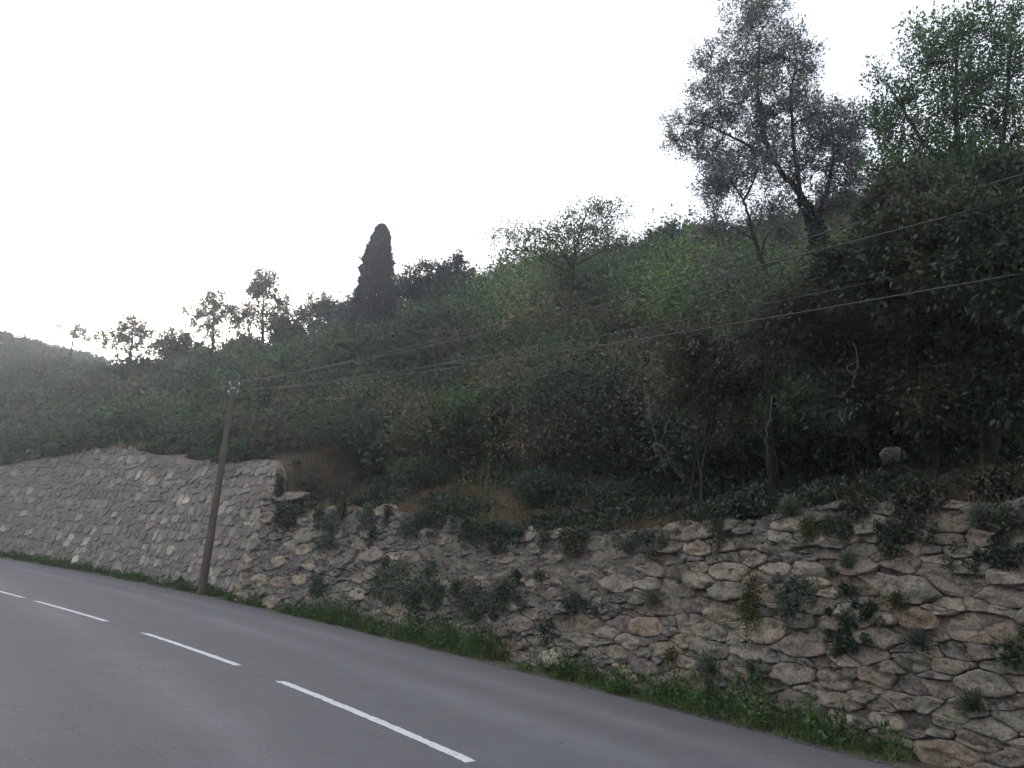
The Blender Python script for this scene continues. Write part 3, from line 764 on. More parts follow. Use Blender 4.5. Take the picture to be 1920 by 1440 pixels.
def limb(pts, r0, r1, r): return ([at(x, y, q if q else r) for x, y, q in [(p + (None,))[:3] for p in pts]], r0, r1)

# tall olive with the ivy-clad trunk
R = 17.0; g = ground_at(1556, 640, R)
def ivy(root, base, rng):
    Lv = Leaves(); n = 2600; t = rng.random(n)
    a = at(1556, 600, R); b = at(1546, 500, R); c = at(1528, 415, R); d_ = at(1500, 370, R)
    P = np.where((t < 0.4)[:, None], a + (b - a) * (t / 0.4)[:, None], np.where((t < 0.8)[:, None], b + (c - b) * ((t - 0.4) / 0.4)[:, None], c + (d_ - c) * ((t - 0.8) / 0.2)[:, None]))
    d = rdirs(n, rng); d[:, 2] *= 0.4; d = unit(d)
    P = P + d * (0.28 * (1 - 0.55 * t) * rng.uniform(0.5, 1.15, n))[:, None]
    L = 0.08 * rng.uniform(0.6, 1.3, n)
    Lv.add(P, unit(rdirs(n, rng) - np.array([0, 0, 0.5])), d + rdirs(n, rng) * 0.4, L, L * 0.85, tints((0.018, 0.028, 0.016), n, 0.25, rng))
    obj('ivy', Lv.mesh('ivy', base), M_LEAF, root)
OLEAF = dict(n=56, L=0.09, W=0.3, tint=(0.155, 0.16, 0.168), spread=0.26, up=0.3)
tree('olive_tree', 'tall grey-green olive tree with dark ivy-clad trunk against the white sky', g,
     [([g] + limb([(1556, 600), (1546, 490), (1530, 420), (1500, 360), (1455, 310), (1430, 260), (1420, 160), (1425, 60)], 0, 0, R)[0], 0.125, 0.025),
      limb([(1530, 420), (1552, 350), (1565, 290), (1560, 240)], 0.07, 0.02, R), limb([(1500, 360), (1490, 280), (1480, 180), (1495, 110)], 0.06, 0.015, R),
      limb([(1455, 310), (1400, 270), (1340, 240), (1295, 225)], 0.045, 0.012, R)],
     [blob(1400, 40, R, 55, 55, 60), blob(1460, 110, R, 62, 70, 80), blob(1505, 120, R, 35, 55, 30), blob(1390, 120, R, 50, 50, 50), blob(1330, 130, R, 42, 45, 34), blob(1350, 200, R, 60, 50, 70), blob(1440, 210, R, 75, 60, 110),
      blob(1520, 220, R, 55, 60, 70), blob(1290, 235, R, 42, 28, 30), blob(1330, 280, R, 55, 40, 50), blob(1420, 280, R, 60, 45, 65), blob(1500, 310, R, 55, 45, 60),
      blob(1570, 270, R, 50, 60, 80), blob(1600, 230, R, 26, 36, 30), blob(1590, 340, R, 36, 45, 45), blob(1560, 380, R, 40, 34, 34), blob(1360, 340, R, 45, 40, 34), blob(1270, 262, R, 24, 14, 8), blob(1440, 10, R, 40, 26, 22)],
     OLEAF, extra=ivy, seed=3)
R2 = 16.2; g = ground_at(1450, 600, R2)
tree('olive_tree', 'slender young olive tree with thin forked trunk left of the ivy-clad trunk', g,
     [([g] + limb([(1446, 560), (1432, 495), (1415, 450), (1402, 400), (1392, 370), (1368, 330)], 0, 0, R2)[0], 0.07, 0.014),
      limb([(1395, 375), (1412, 345), (1424, 305)], 0.03, 0.01, R2), limb([(1415, 450), (1375, 425), (1340, 418)], 0.02, 0.008, R2),
      limb([(1428, 480), (1436, 440), (1470, 420)], 0.025, 0.008, R2)],
     [blob(1335, 395, R2, 28, 45, 26), blob(1345, 440, R2, 36, 26, 22), blob(1370, 335, R2, 40, 36, 30), blob(1420, 320, R2, 36, 36, 28), blob(1450, 400, R2, 34, 36, 26), blob(1475, 440, R2, 30, 26, 20), blob(1400, 420, R2, 30, 30, 12), blob(1325, 345, R2, 20, 26, 10)],
     dict(OLEAF, n=44), seed=4)
# broad-leaved tree at the right edge
R = 14.5; g = ground_at(1840, 620, R)
RLEAF = dict(n=42, L=0.072, W=0.5, tint=(0.09, 0.14, 0.06), spread=0.3, up=0.7)
tree('leafy_tree', 'bright green broad-leaved tree with upright shoots at the right edge of the sky', g,
     [([g] + limb([(1835, 560), (1825, 420), (1800, 300), (1790, 200), (1795, 90)], 0, 0, R)[0], 0.12, 0.02), limb([(1815, 360), (1740, 280), (1690, 200), (1660, 150)], 0.05, 0.012, R),
      limb([(1822, 400), (1880, 280), (1890, 160), (1895, 60)], 0.06, 0.015, R), limb([(1810, 340), (1730, 330), (1660, 290)], 0.04, 0.01, R)],
     [blob(1725, 60, R, 18, 55, 12), blob(1790, 75, R, 45, 55, 40), blob(1860, 60, R, 50, 60, 50), blob(1740, 120, R, 50, 45, 46), blob(1820, 150, R, 55, 50, 56), blob(1900, 130, R, 45, 60, 46),
      blob(1690, 190, R, 45, 40, 40), blob(1770, 210, R, 55, 45, 54), blob(1860, 230, R, 55, 50, 56), blob(1650, 150, R, 16, 40, 9), blob(1690, 265, R, 55, 35, 46), blob(1640, 235, R, 24, 40, 18), blob(1770, 290, R, 60, 35, 60),
      blob(1860, 310, R, 60, 35, 56), blob(1670, 320, R, 45, 30, 36), blob(1930, 240, R, 50, 80, 50), blob(1905, 20, R, 36, 24, 14), blob(1720, 350, R, 60, 30, 50), blob(1810, 350, R, 60, 30, 54), blob(1900, 360, R, 60, 36, 54)],
     RLEAF, lmat=M_LEAFT, seed=5)
# thin light tree on the shoulder of the slope
R = 30.0; g = ground_at(1070, 520, R)
tree('thin_leaved_tree', 'airy pale green tree with fanning twigs on the brow above mid slope', g,
     [([g] + limb([(1072, 520), (1078, 470), (1092, 420), (1105, 388)], 0, 0, R)[0], 0.09, 0.015), limb([(1072, 500), (1040, 450), (1010, 425), (960, 432)], 0.04, 0.01, R),
      limb([(1076, 480), (1130, 430), (1165, 395)], 0.04, 0.008, R), limb([(1074, 500), (1130, 470), (1185, 455)], 0.035, 0.008, R), limb([(1060, 510), (1000, 470), (950, 470), (925, 440)], 0.035, 0.008, R)],
     [blob(1070, 440, R, 48, 36, 46), blob(1120, 430, R, 45, 40, 46), blob(1125, 400, R, 32, 22, 22), blob(1020, 450, R, 36, 28, 26), blob(1150, 460, R, 40, 26, 34), blob(960, 440, R, 32, 20, 16), blob(1060, 478, R, 60, 28, 54), blob(985, 470, R, 42, 24, 28), blob(1170, 400, R, 16, 16, 5), blob(925, 438, R, 14, 10, 5)],
     dict(n=24, L=0.14, W=0.42, tint=(0.1, 0.145, 0.06), spread=0.42, up=0.5), lmat=M_LEAFT, seed=6)
R = 44.0; g = ground_at(1262, 500, R)
tree('evergreen_tree', 'dark domed evergreen tree on the ridge left of the olives', g, [([g, at(1262, 480, R), at(1262, 450, R)], 0.2, 0.05)],
     [blob(1230, 470, R, 36, 26, 60), blob(1265, 455, R, 36, 26, 70), blob(1300, 462, R, 36, 26, 60), blob(1345, 470, R, 36, 24, 50), blob(1260, 438, R, 12, 9, 10), blob(1395, 475, R, 40, 22, 46), blob(1270, 490, R, 70, 26, 80)],
     dict(n=34, L=0.24, W=0.5, tint=(0.034, 0.046, 0.028), spread=0.5), seed=7)
R = 48.0
for k, (x0, y0, bl, lab, tnt, sd0) in enumerate([
    (765, 575, [(752, 535, 20, 22, 26), (772, 520, 18, 14, 18), (795, 500, 10, 9, 8), (785, 545, 22, 20, 26)], 'small sparse tree standing just right of the cypress', (0.045, 0.055, 0.035), 21),
    (835, 570, [(820, 530, 32, 20, 46), (850, 520, 30, 22, 44), (800, 550, 34, 22, 46), (858, 492, 15, 13, 18), (880, 540, 30, 24, 40)], 'dark bushy tree with a round top knot on the ridge right of the cypress', (0.036, 0.044, 0.032), 22)]):
    g = ground_at(x0, y0, R)
    tree('ridge_tree', lab, g, [([g, at(x0, y0 - 20, R), at(x0 + 2, y0 - 50, R)], 0.12, 0.04)], [blob(a, b, R, c * 1.1, d * 1.1, int(n * 1.5)) for a, b, c, d, n in bl], dict(n=30, L=0.2, W=0.42, tint=tnt, spread=0.42), seed=sd0, group='trees along the ridge')
# trees along the left skyline
SKY = [(143, 640, 84, [(135, 618, 22, 16, 20), (155, 628, 20, 14, 16)], 'small round tree at the far left end of the skyline'),
       (245, 680, 80, [(250, 608, 20, 18, 22), (225, 628, 26, 20, 24), (265, 630, 24, 26, 24), (200, 645, 22, 16, 14), (245, 650, 34, 18, 20)], 'loose tree lit by the sunset glow, second from the far left of the skyline'),
       (335, 690, 74, [(330, 640, 30, 24, 40), (310, 660, 28, 20, 30), (350, 655, 28, 26, 36)], 'low dark bushy tree in the skyline dip between two loose trees'),
       (398, 690, 72, [(402, 565, 20, 16, 24), (380, 590, 34, 18, 30), (430, 585, 28, 16, 26), (395, 610, 40, 20, 34), (450, 600, 16, 14, 12)], 'spreading open-crowned tree left of the tall thin skyline tree'),
       (492, 680, 70, [(494, 530, 24, 20, 40), (480, 548, 18, 14, 20), (520, 565, 24, 16, 22), (470, 585, 14, 22, 16), (515, 590, 26, 12, 16), (490, 600, 20, 14, 14)], 'tall thin skyline tree with a round crown on bare stem'),
       (600, 660, 66, [(600, 572, 26, 18, 36), (580, 590, 22, 16, 24), (630, 585, 20, 14, 18), (548, 600, 26, 14, 24)], 'low rounded tree on the skyline between thin tree and cypress')]
for k, (x0, y0, R, bl, lab) in enumerate(SKY):
    R = r_crest(x0, y0) - 1.0; g = ground_at(x0, y0, R); tp = bl[0]
    g2 = g.copy()
    low = min(g[2], at(x0, y0, R)[2]); g2[2] = low if low > g[2] - 3 else g[2]
    lim = [([g2, at((x0 + tp[0]) / 2, min((y0 + tp[1]) / 2, tp[1] + 50), R), at(tp[0], tp[1], R)], 0.16, 0.03)]
    for b in bl[1:]: lim.append(([at((x0 + b[0]) / 2, b[1] + 30, R), at(b[0], b[1], R)], 0.07, 0.02))
    tree('skyline_tree', lab, g2, lim, [blob(a, b, R, c * 1.15, d * 1.15, int(n * 1.8)) for a, b, c, d, n in bl], dict(n=24, L=0.24, W=0.45, tint=(0.07, 0.072, 0.05), spread=0.5), seed=40 + k, group='trees along the ridge', lmat=M_LEAFT, twig=0.02)
# cypress
R = 52.0; g = ground_at(692, 640, R); s = mpp(700, 520, R)
ctop = at(716, 426, R); cbot = at(693, 640, R); cbot[2] = min(cbot[2], g[2] + 0.2)
root = empty('cypress_tree', g, 'tall dark columnar cypress standing out above the ridge', 'tree')
T = Tubes(8); T.add([g, cbot + (ctop - cbot) * 0.2, cbot + (ctop - cbot) * 0.8], 0.22, 0.05); obj('trunk', T.mesh('trunk', g), M_BARK, root)
Lv = Leaves(); rng = np.random.default_rng(9); n = 26000
t = rng.random(n) ** 0.8; prof = np.interp(t, [0, 0.15, 0.4, 0.7, 0.9, 0.97, 1], [40, 42, 36, 25, 15, 9, 2]) * s
th = rng.uniform(0, 2 * math.pi, n); lump = 1 + 0.10 * np.sin(th * 3 + t * 14) + 0.09 * np.sin(th * 7 - t * 31) + 0.08 * np.sin(th * 5 + t * 67)
rr = prof * lump * rng.uniform(0.7, 1.0, n) * (1 + 0.12 * np.maximum(0, rng.normal(0, 0.7, n)))
d = np.stack([np.cos(th), np.sin(th), np.zeros(n)], -1)
P = cbot + (ctop - cbot) * t[:, None] + d * rr[:, None]
L = 0.24 * rng.uniform(0.5, 1.5, n)
Lv.add(P, unit(d * 0.6 + np.array([0, 0, 1.0]) + rdirs(n, rng) * 0.35), d + rdirs(n, rng) * 0.5, L, L * 0.35, tints((0.05, 0.056, 0.048), n, 0.35, rng) * (0.8 + 0.35 * (lump[:, None] - 0.8)))
obj('crown', Lv.mesh('crown', g), M_LEAF, root)

# ------------------------------------------------------------------ tall shrubs overhanging the bank on the right
def shrub_tree(name, label, gx, gy, R, blobs, leaf, seed, lmat=M_LEAF, nst=3):
    rng = np.random.default_rng(seed); g = ground_at(gx, gy, R); lim = []
    for k in range(nst):
        b = blobs[k % len(blobs)]; e = at(b[0], b[1], b[5] if len(b) > 5 else R)
        q = g + np.array([*rng.normal(0, 0.35, 2), -0.05]); mid = (q + e) / 2 + np.array([*rng.normal(0, 0.25, 2), 0.3])
        lim.append(([q, q * 0.6 + mid * 0.4 + rng.normal(0, 0.08, 3), mid, e], rng.uniform(0.014, 0.028), 0.008))
    return tree(name, label, g, lim, [blob(b[0], b[1], b[5] if len(b) > 5 else R, b[2], b[3], b[4]) for b in blobs], leaf, seed=seed, cat='shrub', lmat=lmat, part='stems', group='tall shrubs on the bank')
SH = lambda t, n=54, L=0.095, W=0.45, **k: dict(n=n, L=L, W=W, tint=t, spread=0.27, up=k.get('up', 0.2), droop=k.get('droop', 0.3))
shrub_tree('shrub', 'brownish twiggy shrub above the wall left of the silvery drooping shrub', 1330, 860, 15.0,
           [(1300, 660, 60, 50, 70), (1370, 640, 55, 50, 64), (1330, 730, 60, 45, 64), (1270, 730, 50, 40, 46), (1400, 715, 50, 45, 50), (1350, 790, 50, 30, 30)], SH((0.075, 0.068, 0.042)), 61)
shrub_tree('shrub', 'silvery grey-green shrub with drooping leaves below the slender olive', 1470, 850, 14.2,
           [(1440, 580, 58, 45, 70), (1500, 570, 60, 36, 60, 12.2), (1430, 620, 60, 36, 56, 12.4), (1510, 555, 55, 45, 66), (1470, 640, 55, 40, 56), (1400, 620, 50, 45, 46), (1535, 590, 45, 36, 42), (1430, 690, 45, 30, 34)], SH((0.082, 0.09, 0.062), W=0.3, droop=0.6), 62)
shrub_tree('shrub', 'dark green shrub crown overhanging the black hollow right of the silvery shrub', 1620, 840, 13.6,
           [(1600, 520, 50, 36, 64), (1600, 500, 60, 36, 60, 11.6), (1680, 470, 60, 36, 64, 11.4), (1660, 540, 60, 22, 40, 11.5), (1665, 470, 52, 45, 66), (1620, 545, 60, 28, 50), (1640, 570, 45, 26, 36), (1700, 520, 50, 30, 44), (1655, 415, 45, 36, 44), (1560, 660, 60, 60, 60, 13.0), (1640, 640, 60, 60, 60, 12.8), (1600, 750, 70, 40, 50, 12.7)], SH((0.04, 0.052, 0.026)), 63)
shrub_tree('shrub', 'olive-green dense shrub beneath the broad-leaved tree', 1760, 830, 13.2,
           [(1760, 470, 60, 34, 64, 11.0), (1720, 430, 60, 34, 64, 11.2), (1800, 420, 60, 36, 64, 10.9), (1770, 525, 60, 22, 44, 11.0), (1720, 400, 60, 50, 80), (1790, 400, 60, 50, 80), (1740, 470, 60, 40, 66), (1810, 480, 55, 40, 60), (1690, 360, 45, 36, 50), (1780, 530, 55, 26, 40), (1720, 640, 60, 60, 60, 12.4), (1790, 620, 60, 60, 60, 12.2), (1750, 740, 70, 40, 50, 12.2)], SH((0.055, 0.062, 0.028)), 64)
shrub_tree('shrub', 'dark leafy shrub crown at the right edge below the broad-leaved tree', 1900, 830, 12.4,
           [(1870, 430, 60, 40, 70, 10.4), (1920, 480, 60, 36, 70, 10.2), (1850, 510, 60, 24, 50, 10.5), (1930, 540, 60, 30, 50, 10.2), (1860, 400, 60, 55, 80), (1930, 390, 55, 60, 80), (1870, 480, 60, 45, 66), (1940, 500, 55, 55, 70), (1890, 340, 50, 36, 50), (1880, 560, 55, 30, 40), (1860, 640, 60, 60, 60, 11.8), (1930, 650, 60, 60, 60, 11.6), (1890, 740, 70, 40, 50, 11.8)], SH((0.035, 0.05, 0.022)), 65)

# further shrubs that stand out in the thicket
def lone(name, label, px, py, R, w, h, n, ll, lw, tint, seed):
    R = r_for(px, py + h * 0.48, 9.5, 60) if R is None else R; rng = np.random.default_rng(seed); s = mpp(px, py, R); c = at(px, py, R); g = ground_at(px, py, R)
    ll = ll * max(1, R / 20) ** 0.8; base = c - np.array([0, 0, h * s * 0.5])
    root = empty(name, [c[0], c[1], g[2]], label, 'shrub', 'shrubs standing out in the thicket'); gg = np.array([c[0], c[1], g[2]])
    Lv = Leaves(); bush(Lv, base, h * s, w * s, n, ll, lw, tint, rng, shoots=10, low=0.16)
    obj('foliage', Lv.mesh('foliage', gg), M_LEAF, root)
    T = Tubes(5)
    for _ in range(5): T.add(bend(gg + np.array([*rng.normal(0, 0.1, 2), -0.05]), base + np.array([*rng.normal(0, 0.25 * w * s, 2), h * s * 0.6]), 6, 0.1, rng), 0.025, 0.006)
    obj('stems', T.mesh('stems', gg), M_BARK, root)
lone('shrub', 'yellow-green bush glowing below the middle of the wires', 1155, 625, None, 150, 110, 7800, 0.065, 0.5, (0.12, 0.145, 0.036), 71)
lone('shrub', 'fresh green bush just left of the pole above the grey wall', 345, 775, None, 120, 90, 2600, 0.1, 0.55, (0.075, 0.108, 0.042), 72)
lone('shrub', 'dark green rounded bush above the joint of the two walls', 650, 785, None, 190, 150, 9000, 0.055, 0.5, (0.045, 0.066, 0.03), 73)
lone('shrub', 'leafy mid-green bush at the foot of the thicket right of the wall joint', 800, 870, None, 120, 80, 5400, 0.065, 0.5, (0.055, 0.085, 0.034), 74)
lone('shrub', 'deep green bush low on the bank under the yellow sprigs', 1010, 905, None, 150, 80, 4500, 0.075, 0.55, (0.034, 0.06, 0.028), 75)
lone('shrub', 'reddish-brown bramble mound in the middle of the thicket front', 960, 740, None, 180, 120, 9000, 0.065, 0.5, (0.098, 0.075, 0.05), 76)
lone('shrub', 'pale green soft bush on the brow at the foot of the airy tree', 1050, 510, 36, 220, 110, 4200, 0.1, 0.4, (0.085, 0.115, 0.055), 77)
lone('shrub', 'dark green clump on the bank left of the silvery wall-top tuft', 1400, 935, None, 160, 95, 5000, 0.07, 0.55, (0.03, 0.045, 0.024), 78)
lone('shrub', 'small leafy dark bush on the bank right of the deep green one', 1150, 925, None, 90, 60, 2600, 0.07, 0.5, (0.045, 0.065, 0.036), 79)
lone('shrub', 'olive-green clump on the bank below the pale boulder', 1730, 925, None, 100, 70, 3200, 0.07, 0.5, (0.045, 0.05, 0.02), 80)
lone('shrub', 'dull olive brush at the right-hand end of the tall grey wall', 585, 895, 28.6, 120, 110, 3000, 0.05, 0.45, (0.06, 0.068, 0.04), 82)
lone('shrub', 'low brownish brush on the earth just right of the tall grey wall', 665, 925, 27.5, 120, 60, 2600, 0.05, 0.45, (0.07, 0.062, 0.04), 83)
lone('shrub', 'dull green clump hanging over the bank at the right edge', 1880, 900, None, 110, 80, 3000, 0.07, 0.5, (0.05, 0.052, 0.026), 81)

# ------------------------------------------------------------------ pole and wires
_cu = np.linspace(U_JOIN - 10, U_JOIN, 300); _cp = path(_cu) + pnorm(_cu) * 0.42; _cx = proj(np.column_stack([_cp, zroad(_cp[:, 0], _cp[:, 1])]))[0]
ub = float(_cu[np.argmin(abs(_cx - 377))]); pb = path(ub) + pnorm(ub) * 0.42; pb = np.array([pb[0], pb[1], zroad(*pb)]); Rp = math.hypot(pb[0], pb[1])
pt = at(440, 716, Rp)
pole = empty('utility_pole', pb, 'weathered brown wooden utility pole leaning right in front of the grey wall', 'pole')
ax = unit(pt - pb); T = Tubes(14)
pts = [pb - ax * 0.4] + [pb + (pt - pb) * t for t in np.linspace(0, 1, 9)]; T.add(pts, 0.17, 0.105); me = T.mesh('post', pb); obj('post', me, M_POLE, pole)
T = Tubes(14); T.add([pt - ax * 0.01, pt + ax * 0.012, pt + ax * 0.02], 0.112, 0.02); obj('pole_cap', T.mesh('pole_cap', pb), M_METAL, pole)
side = unit(np.cross(ax, unit(np.array([path(ub + 1)[0] - path(ub)[0], path(ub + 1)[1] - path(ub)[1], 0]))))
INS = []
for dz, sx in ((-0.10, 1), (-0.16, -1), (-0.42, 1), (-0.50, -1)):
    a = pt + ax * dz; e = a + side * sx * 0.19; T = Tubes(6); T.add([a, a + side * sx * 0.14, e, e + ax * 0.06], 0.016, 0.014); ho = obj('bracket', T.mesh('bracket', pb), M_METAL, pole)
    T = Tubes(12)
    for (q, r0, r1) in ((0.04, 0.034, 0.038), (0.062, 0.038, 0.025), (0.08, 0.025, 0.036), (0.105, 0.036, 0.014)): T.add([e + ax * q, e + ax * (q + 0.03)], r0, r1)
    obj('insulator', T.mesh('insulator', pb), M_CERAM, ho); INS.append(e + ax * 0.1)
T = Tubes(14); T.add([pt - ax * 0.3, pt - ax * 0.25], 0.118, 0.118); obj('steel_band', T.mesh('steel_band', pb), M_METAL, pole)
def wire(name, label, a, pxs, rend, sag, r=0.008, ext=1.25):
    """from insulator a through the picture point pxs at range rend, with a slack sag"""
    e = at(pxs[0], pxs[1], rend); e = a + (e - a) * ext; e[2] += 4 * sag * (1 - 1 / ext); t = np.linspace(0, 1, 60)[:, None]
    p = a + (e - a) * t; p[:, 2] -= (4 * sag * t * (1 - t))[:, 0]
    T = Tubes(6); T.add(p, r, r); c = p[0]
    o = obj('overhead_wire', T.mesh('overhead_wire', c), M_WIRE, None, c); tag(o, label, 'wire', 'wires strung from the pole')
wire('w', 'topmost of the four wires running right from the pole', INS[0], (1920, 326), 10.6, 0.45, 0.010)
wire('w', 'second highest of the four wires running right from the pole', INS[1], (1920, 368), 9.9, 0.45, 0.010)
wire('w', 'third highest of the four wires running right from the pole', INS[2], (1920, 470), 10.4, 0.42, 0.0095)
wire('w', 'lowest of the four wires running right from the pole', INS[3], (1920, 512), 9.7, 0.42, 0.0095)
wire('w', 'faint upper wire running left from the pole across the hillside', INS[0], (-40, 772), 70, 0.5, 0.008, 1.0)
wire('w', 'faint lower wire running left from the pole across the hillside', INS[2], (-40, 800), 68, 0.5, 0.008, 1.0)

# ------------------------------------------------------------------ verge grass, bank herbs
def blades(Lv, P, h, tint, rng, lean=0.35, wd=0.012):
    n = len(P); d = unit(np.array([0, 0, 1.0]) + rng.normal(0, lean, (n, 3)) * np.array([1, 1, 0.2]))
    L = h * rng.uniform(0.5, 1.3, n); Lv.add(P, d, rdirs(n, rng) * np.array([1, 1, 0.2]), L, np.full(n, 1.0) * wd * rng.uniform(0.7, 1.5, n), tints(tint, n, 0.25, rng))
rng = np.random.default_rng(17); grass = Leaves()
GT = [(0.065, 0.115, 0.025), (0.09, 0.14, 0.032), (0.13, 0.14, 0.045), (0.05, 0.09, 0.024)]
for u in np.arange(U_JOIN - 40, RB1 - 2, 0.05):
    left = u < U_JOIN; wd_ = float(verge(u)) + (OFFL if left else 0)
    px, py, zz = proj(wall_pt(u, 0.0))
    if zz[0] < 2: continue
    lush = 0.42 + 1.0 * nz(u, 0, 0.45, 3.3) + 0.7 * nz(u, 0, 1.5, 9.1)
    x = px[0]
    lush += 0.5 if 600 < x < 960 else 0.45 if 1080 < x < 1720 else -0.1
    if left: lush = 0.42 + 0.9 * nz(u, 0, 0.8, 5.1)
    lush = min(max(lush, 0.04), 1.6)
    n = int(20 * lush * (1.4 if zz[0] < 16 else 0.8 if zz[0] < 30 else 0.5)) + (1 if rng.random() < 0.5 else 0)
    if n < 1: continue
    k = rng.random(n) ** 0.75 * (wd_ + 0.03) - 0.02
    q = path(u + rng.uniform(0, 0.05)) + pnorm(u) * k[:, None]
    P = np.stack([q[:, 0], q[:, 1], zroad(q[:, 0], q[:, 1]) - 0.01], -1)
    far = max(1.0, zz[0] / 18)
    hh = (0.08 + 0.42 * lush * (0.2 + 0.8 * k / wd_) * rng.uniform(0.5, 1.25)) * (0.8 if left else 1)
    tt = GT[int(rng.integers(4))] if nz(u, 1, 0.5, 6) < 0.25 else GT[2]
    blades(grass, P, hh, tt, rng, 0.4, 0.011 * far)
    if rng.random() < 0.6 * lush:                            # broad weeds between the blades
        m_ = 70; c = P[rng.integers(n)]; d = rdirs(m_, rng); d[:, 2] = np.abs(d[:, 2]); L = 0.07 * far ** 0.5 * rng.uniform(0.6, 1.4, m_)
        grass.add(c + d * np.array([0.2, 0.2, 0.62 * min(lush, 1.3) * rng.uniform(0.5, 1.2)]) * (rng.random((m_, 1)) ** 0.5) + np.array([0, 0, 0.03]), d, rdirs(m_, rng) + np.array([0, 0, 1.0]), L, L * 0.5, tints([(0.045, 0.09, 0.026), (0.07, 0.12, 0.03), (0.05, 0.08, 0.035)][rng.integers(3)], m_, 0.25, rng))
o = obj('verge_grass', grass.mesh('verge_grass', tri=True), M_GRASS); tag(o, 'green grass and weeds along the foot of the walls beside the road', 'grass', kind='stuff')
# verge soil sheet
V = []; uu = np.linspace(1, RB1, 300)
for u in uu:
    for k in (-0.04, 0.25, 0.6, 1.0, 1.6):
        q = path(u) + pnorm(u) * (k + (0.16 * fbm(u, 3.0, 0.9) + 0.05 * math.sin(u * 9.7)) * (k < 0)); V.append([q[0], q[1], zroad(*q) + 0.005 + 0.03 * max(k, 0) + (0.02 * fbm(q[0], q[1], 2.0) if k > 0.1 else 0)])
i = np.arange(299)[:, None] * 5; j = np.arange(4)[None]; F = np.stack([i + j, i + j + 1, i + 5 + j + 1, i + 5 + j], -1).reshape(-1, 4)
vg = obj('verge', mesh_quads('verge', V, F, True), M_GROUND); tag(vg, kind='structure')

_r = np.random.default_rng(31); GV, GF, _k = [], [], 0
_oct = np.array([[1, 0, 0], [0, 1, 0], [-1, 0, 0], [0, -1, 0], [0, 0, 0.8], [0, 0, -0.3]], float); _of = np.array([[0, 1, 4], [1, 2, 4], [2, 3, 4], [3, 0, 4], [1, 0, 5], [2, 1, 5], [3, 2, 5], [0, 3, 5]])
for _ in range(3200):
    u = _r.uniform(U_JOIN - 25, RB1 - 1); k = -abs(_r.normal(0, 0.22)) + 0.12; q = path(u) + pnorm(u) * k; a = _r.uniform(0.004, 0.016) * (1 + 1.2 * (_r.random() < 0.06))
    GV.append(np.array([q[0], q[1], zroad(*q) + 0.004]) + _oct * a * _r.uniform(0.6, 1.3, (6, 1))); GF.append(_of + _k); _k += 6
o = obj('gravel', mesh_quads('gravel', np.concatenate(GV), np.concatenate(GF)), M_CORE2); tag(o, 'loose grit scattered along the edge of the asphalt', 'gravel', kind='stuff')
herbs = Leaves(); dry = Leaves(); rng = np.random.default_rng(23)
for _ in range(7500):
    u = rng.uniform(U_JOIN - 45, RB1 - 3); d = rng.uniform(0, 5.6 if u > U_JOIN + 10 else 4.2 if u > U_JOIN else 1.6)
    p = hill_xy(u, d); z = hill_z(u, d); P = np.array([p[0], p[1], z]); px, py, zz = proj(P)
    if zz[0] < 3 or not -30 < px[0] < W0 + 60: continue
    a = nz(p[0], p[1], 0.9, 1.5) + 0.5 * nz(p[0], p[1], 2.4, 3.0); f = max(1.0, zz[0] / 14)
    dens = 0.15 + 0.12 * d if u > U_JOIN else 0.9
    if a > (0.25 if px[0] < 950 else 0.1) - dens * 0.3:
        h = rng.uniform(0.18, 0.5) * (1 + 0.25 * d * (rng.random() < 0.3)); n = int(75 / f ** 0.5)
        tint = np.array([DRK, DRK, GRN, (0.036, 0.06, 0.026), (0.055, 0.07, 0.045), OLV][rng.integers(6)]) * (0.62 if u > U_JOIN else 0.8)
        dd = rdirs(n, rng); dd[:, 2] = np.abs(dd[:, 2]); L = 0.075 * f ** 0.8 * rng.uniform(0.6, 1.4, n)
        herbs.add(P + dd * np.array([h, h, h * 0.9]) * (rng.random((n, 1)) ** 0.5), unit(dd + rdirs(n, rng)), rdirs(n, rng) + np.array([0, 0, 0.8]), L, L * 0.5, tints(tint, n, 0.25, rng))
    elif a < 0.05 and rng.random() < 0.75:
        n = int(34 / f ** 0.5); Q = P + np.stack([rng.normal(0, 0.16, n), rng.normal(0, 0.16, n), np.zeros(n) - 0.03], -1)
        tint = (0.15, 0.105, 0.06) if rng.random() < 0.7 else (0.14, 0.085, 0.06)
        blades(dry, Q, rng.uniform(0.12, 0.38), tint, rng, 0.6, 0.008 * f)
for _ in range(1500):
    u = rng.uniform(U_JOIN + 0.5, RB1 - 1); h = float(htop(u)); a = nz(u, 0, 0.9, 4.4) + 0.6 * nz(u, 0, 3.1, 2.2)
    if a < 0.05: continue
    P = wall_pt(u, h + 0.05 - abs(rng.normal(0, 0.16 + 0.2 * a)), 0.06 + 0.06 * rng.random()); px, py, zz = proj(P)
    if zz[0] < 3 or not -30 < px[0] < W0 + 60: continue
    f = max(1.0, zz[0] / 14); n = 34; dd = rdirs(n, rng); L = 0.06 * f ** 0.8 * rng.uniform(0.5, 1.4, n)
    herbs.add(P + dd * 0.13 * (rng.random((n, 1)) ** 0.5), unit(dd + rdirs(n, rng) - np.array([0, 0, 0.5])), rdirs(n, rng) + np.array([0, 0, 0.6]), L, L * 0.45, tints([(0.035, 0.05, 0.024), (0.05, 0.06, 0.03), (0.07, 0.075, 0.05), (0.04, 0.065, 0.026)][rng.integers(4)], n, 0.25, rng))
o = obj('bank_undergrowth', herbs.mesh('bank_undergrowth', tri=True), M_LEAF); tag(o, 'low dark herbs and ivy covering the earth bank above the walls', 'undergrowth', kind='stuff')
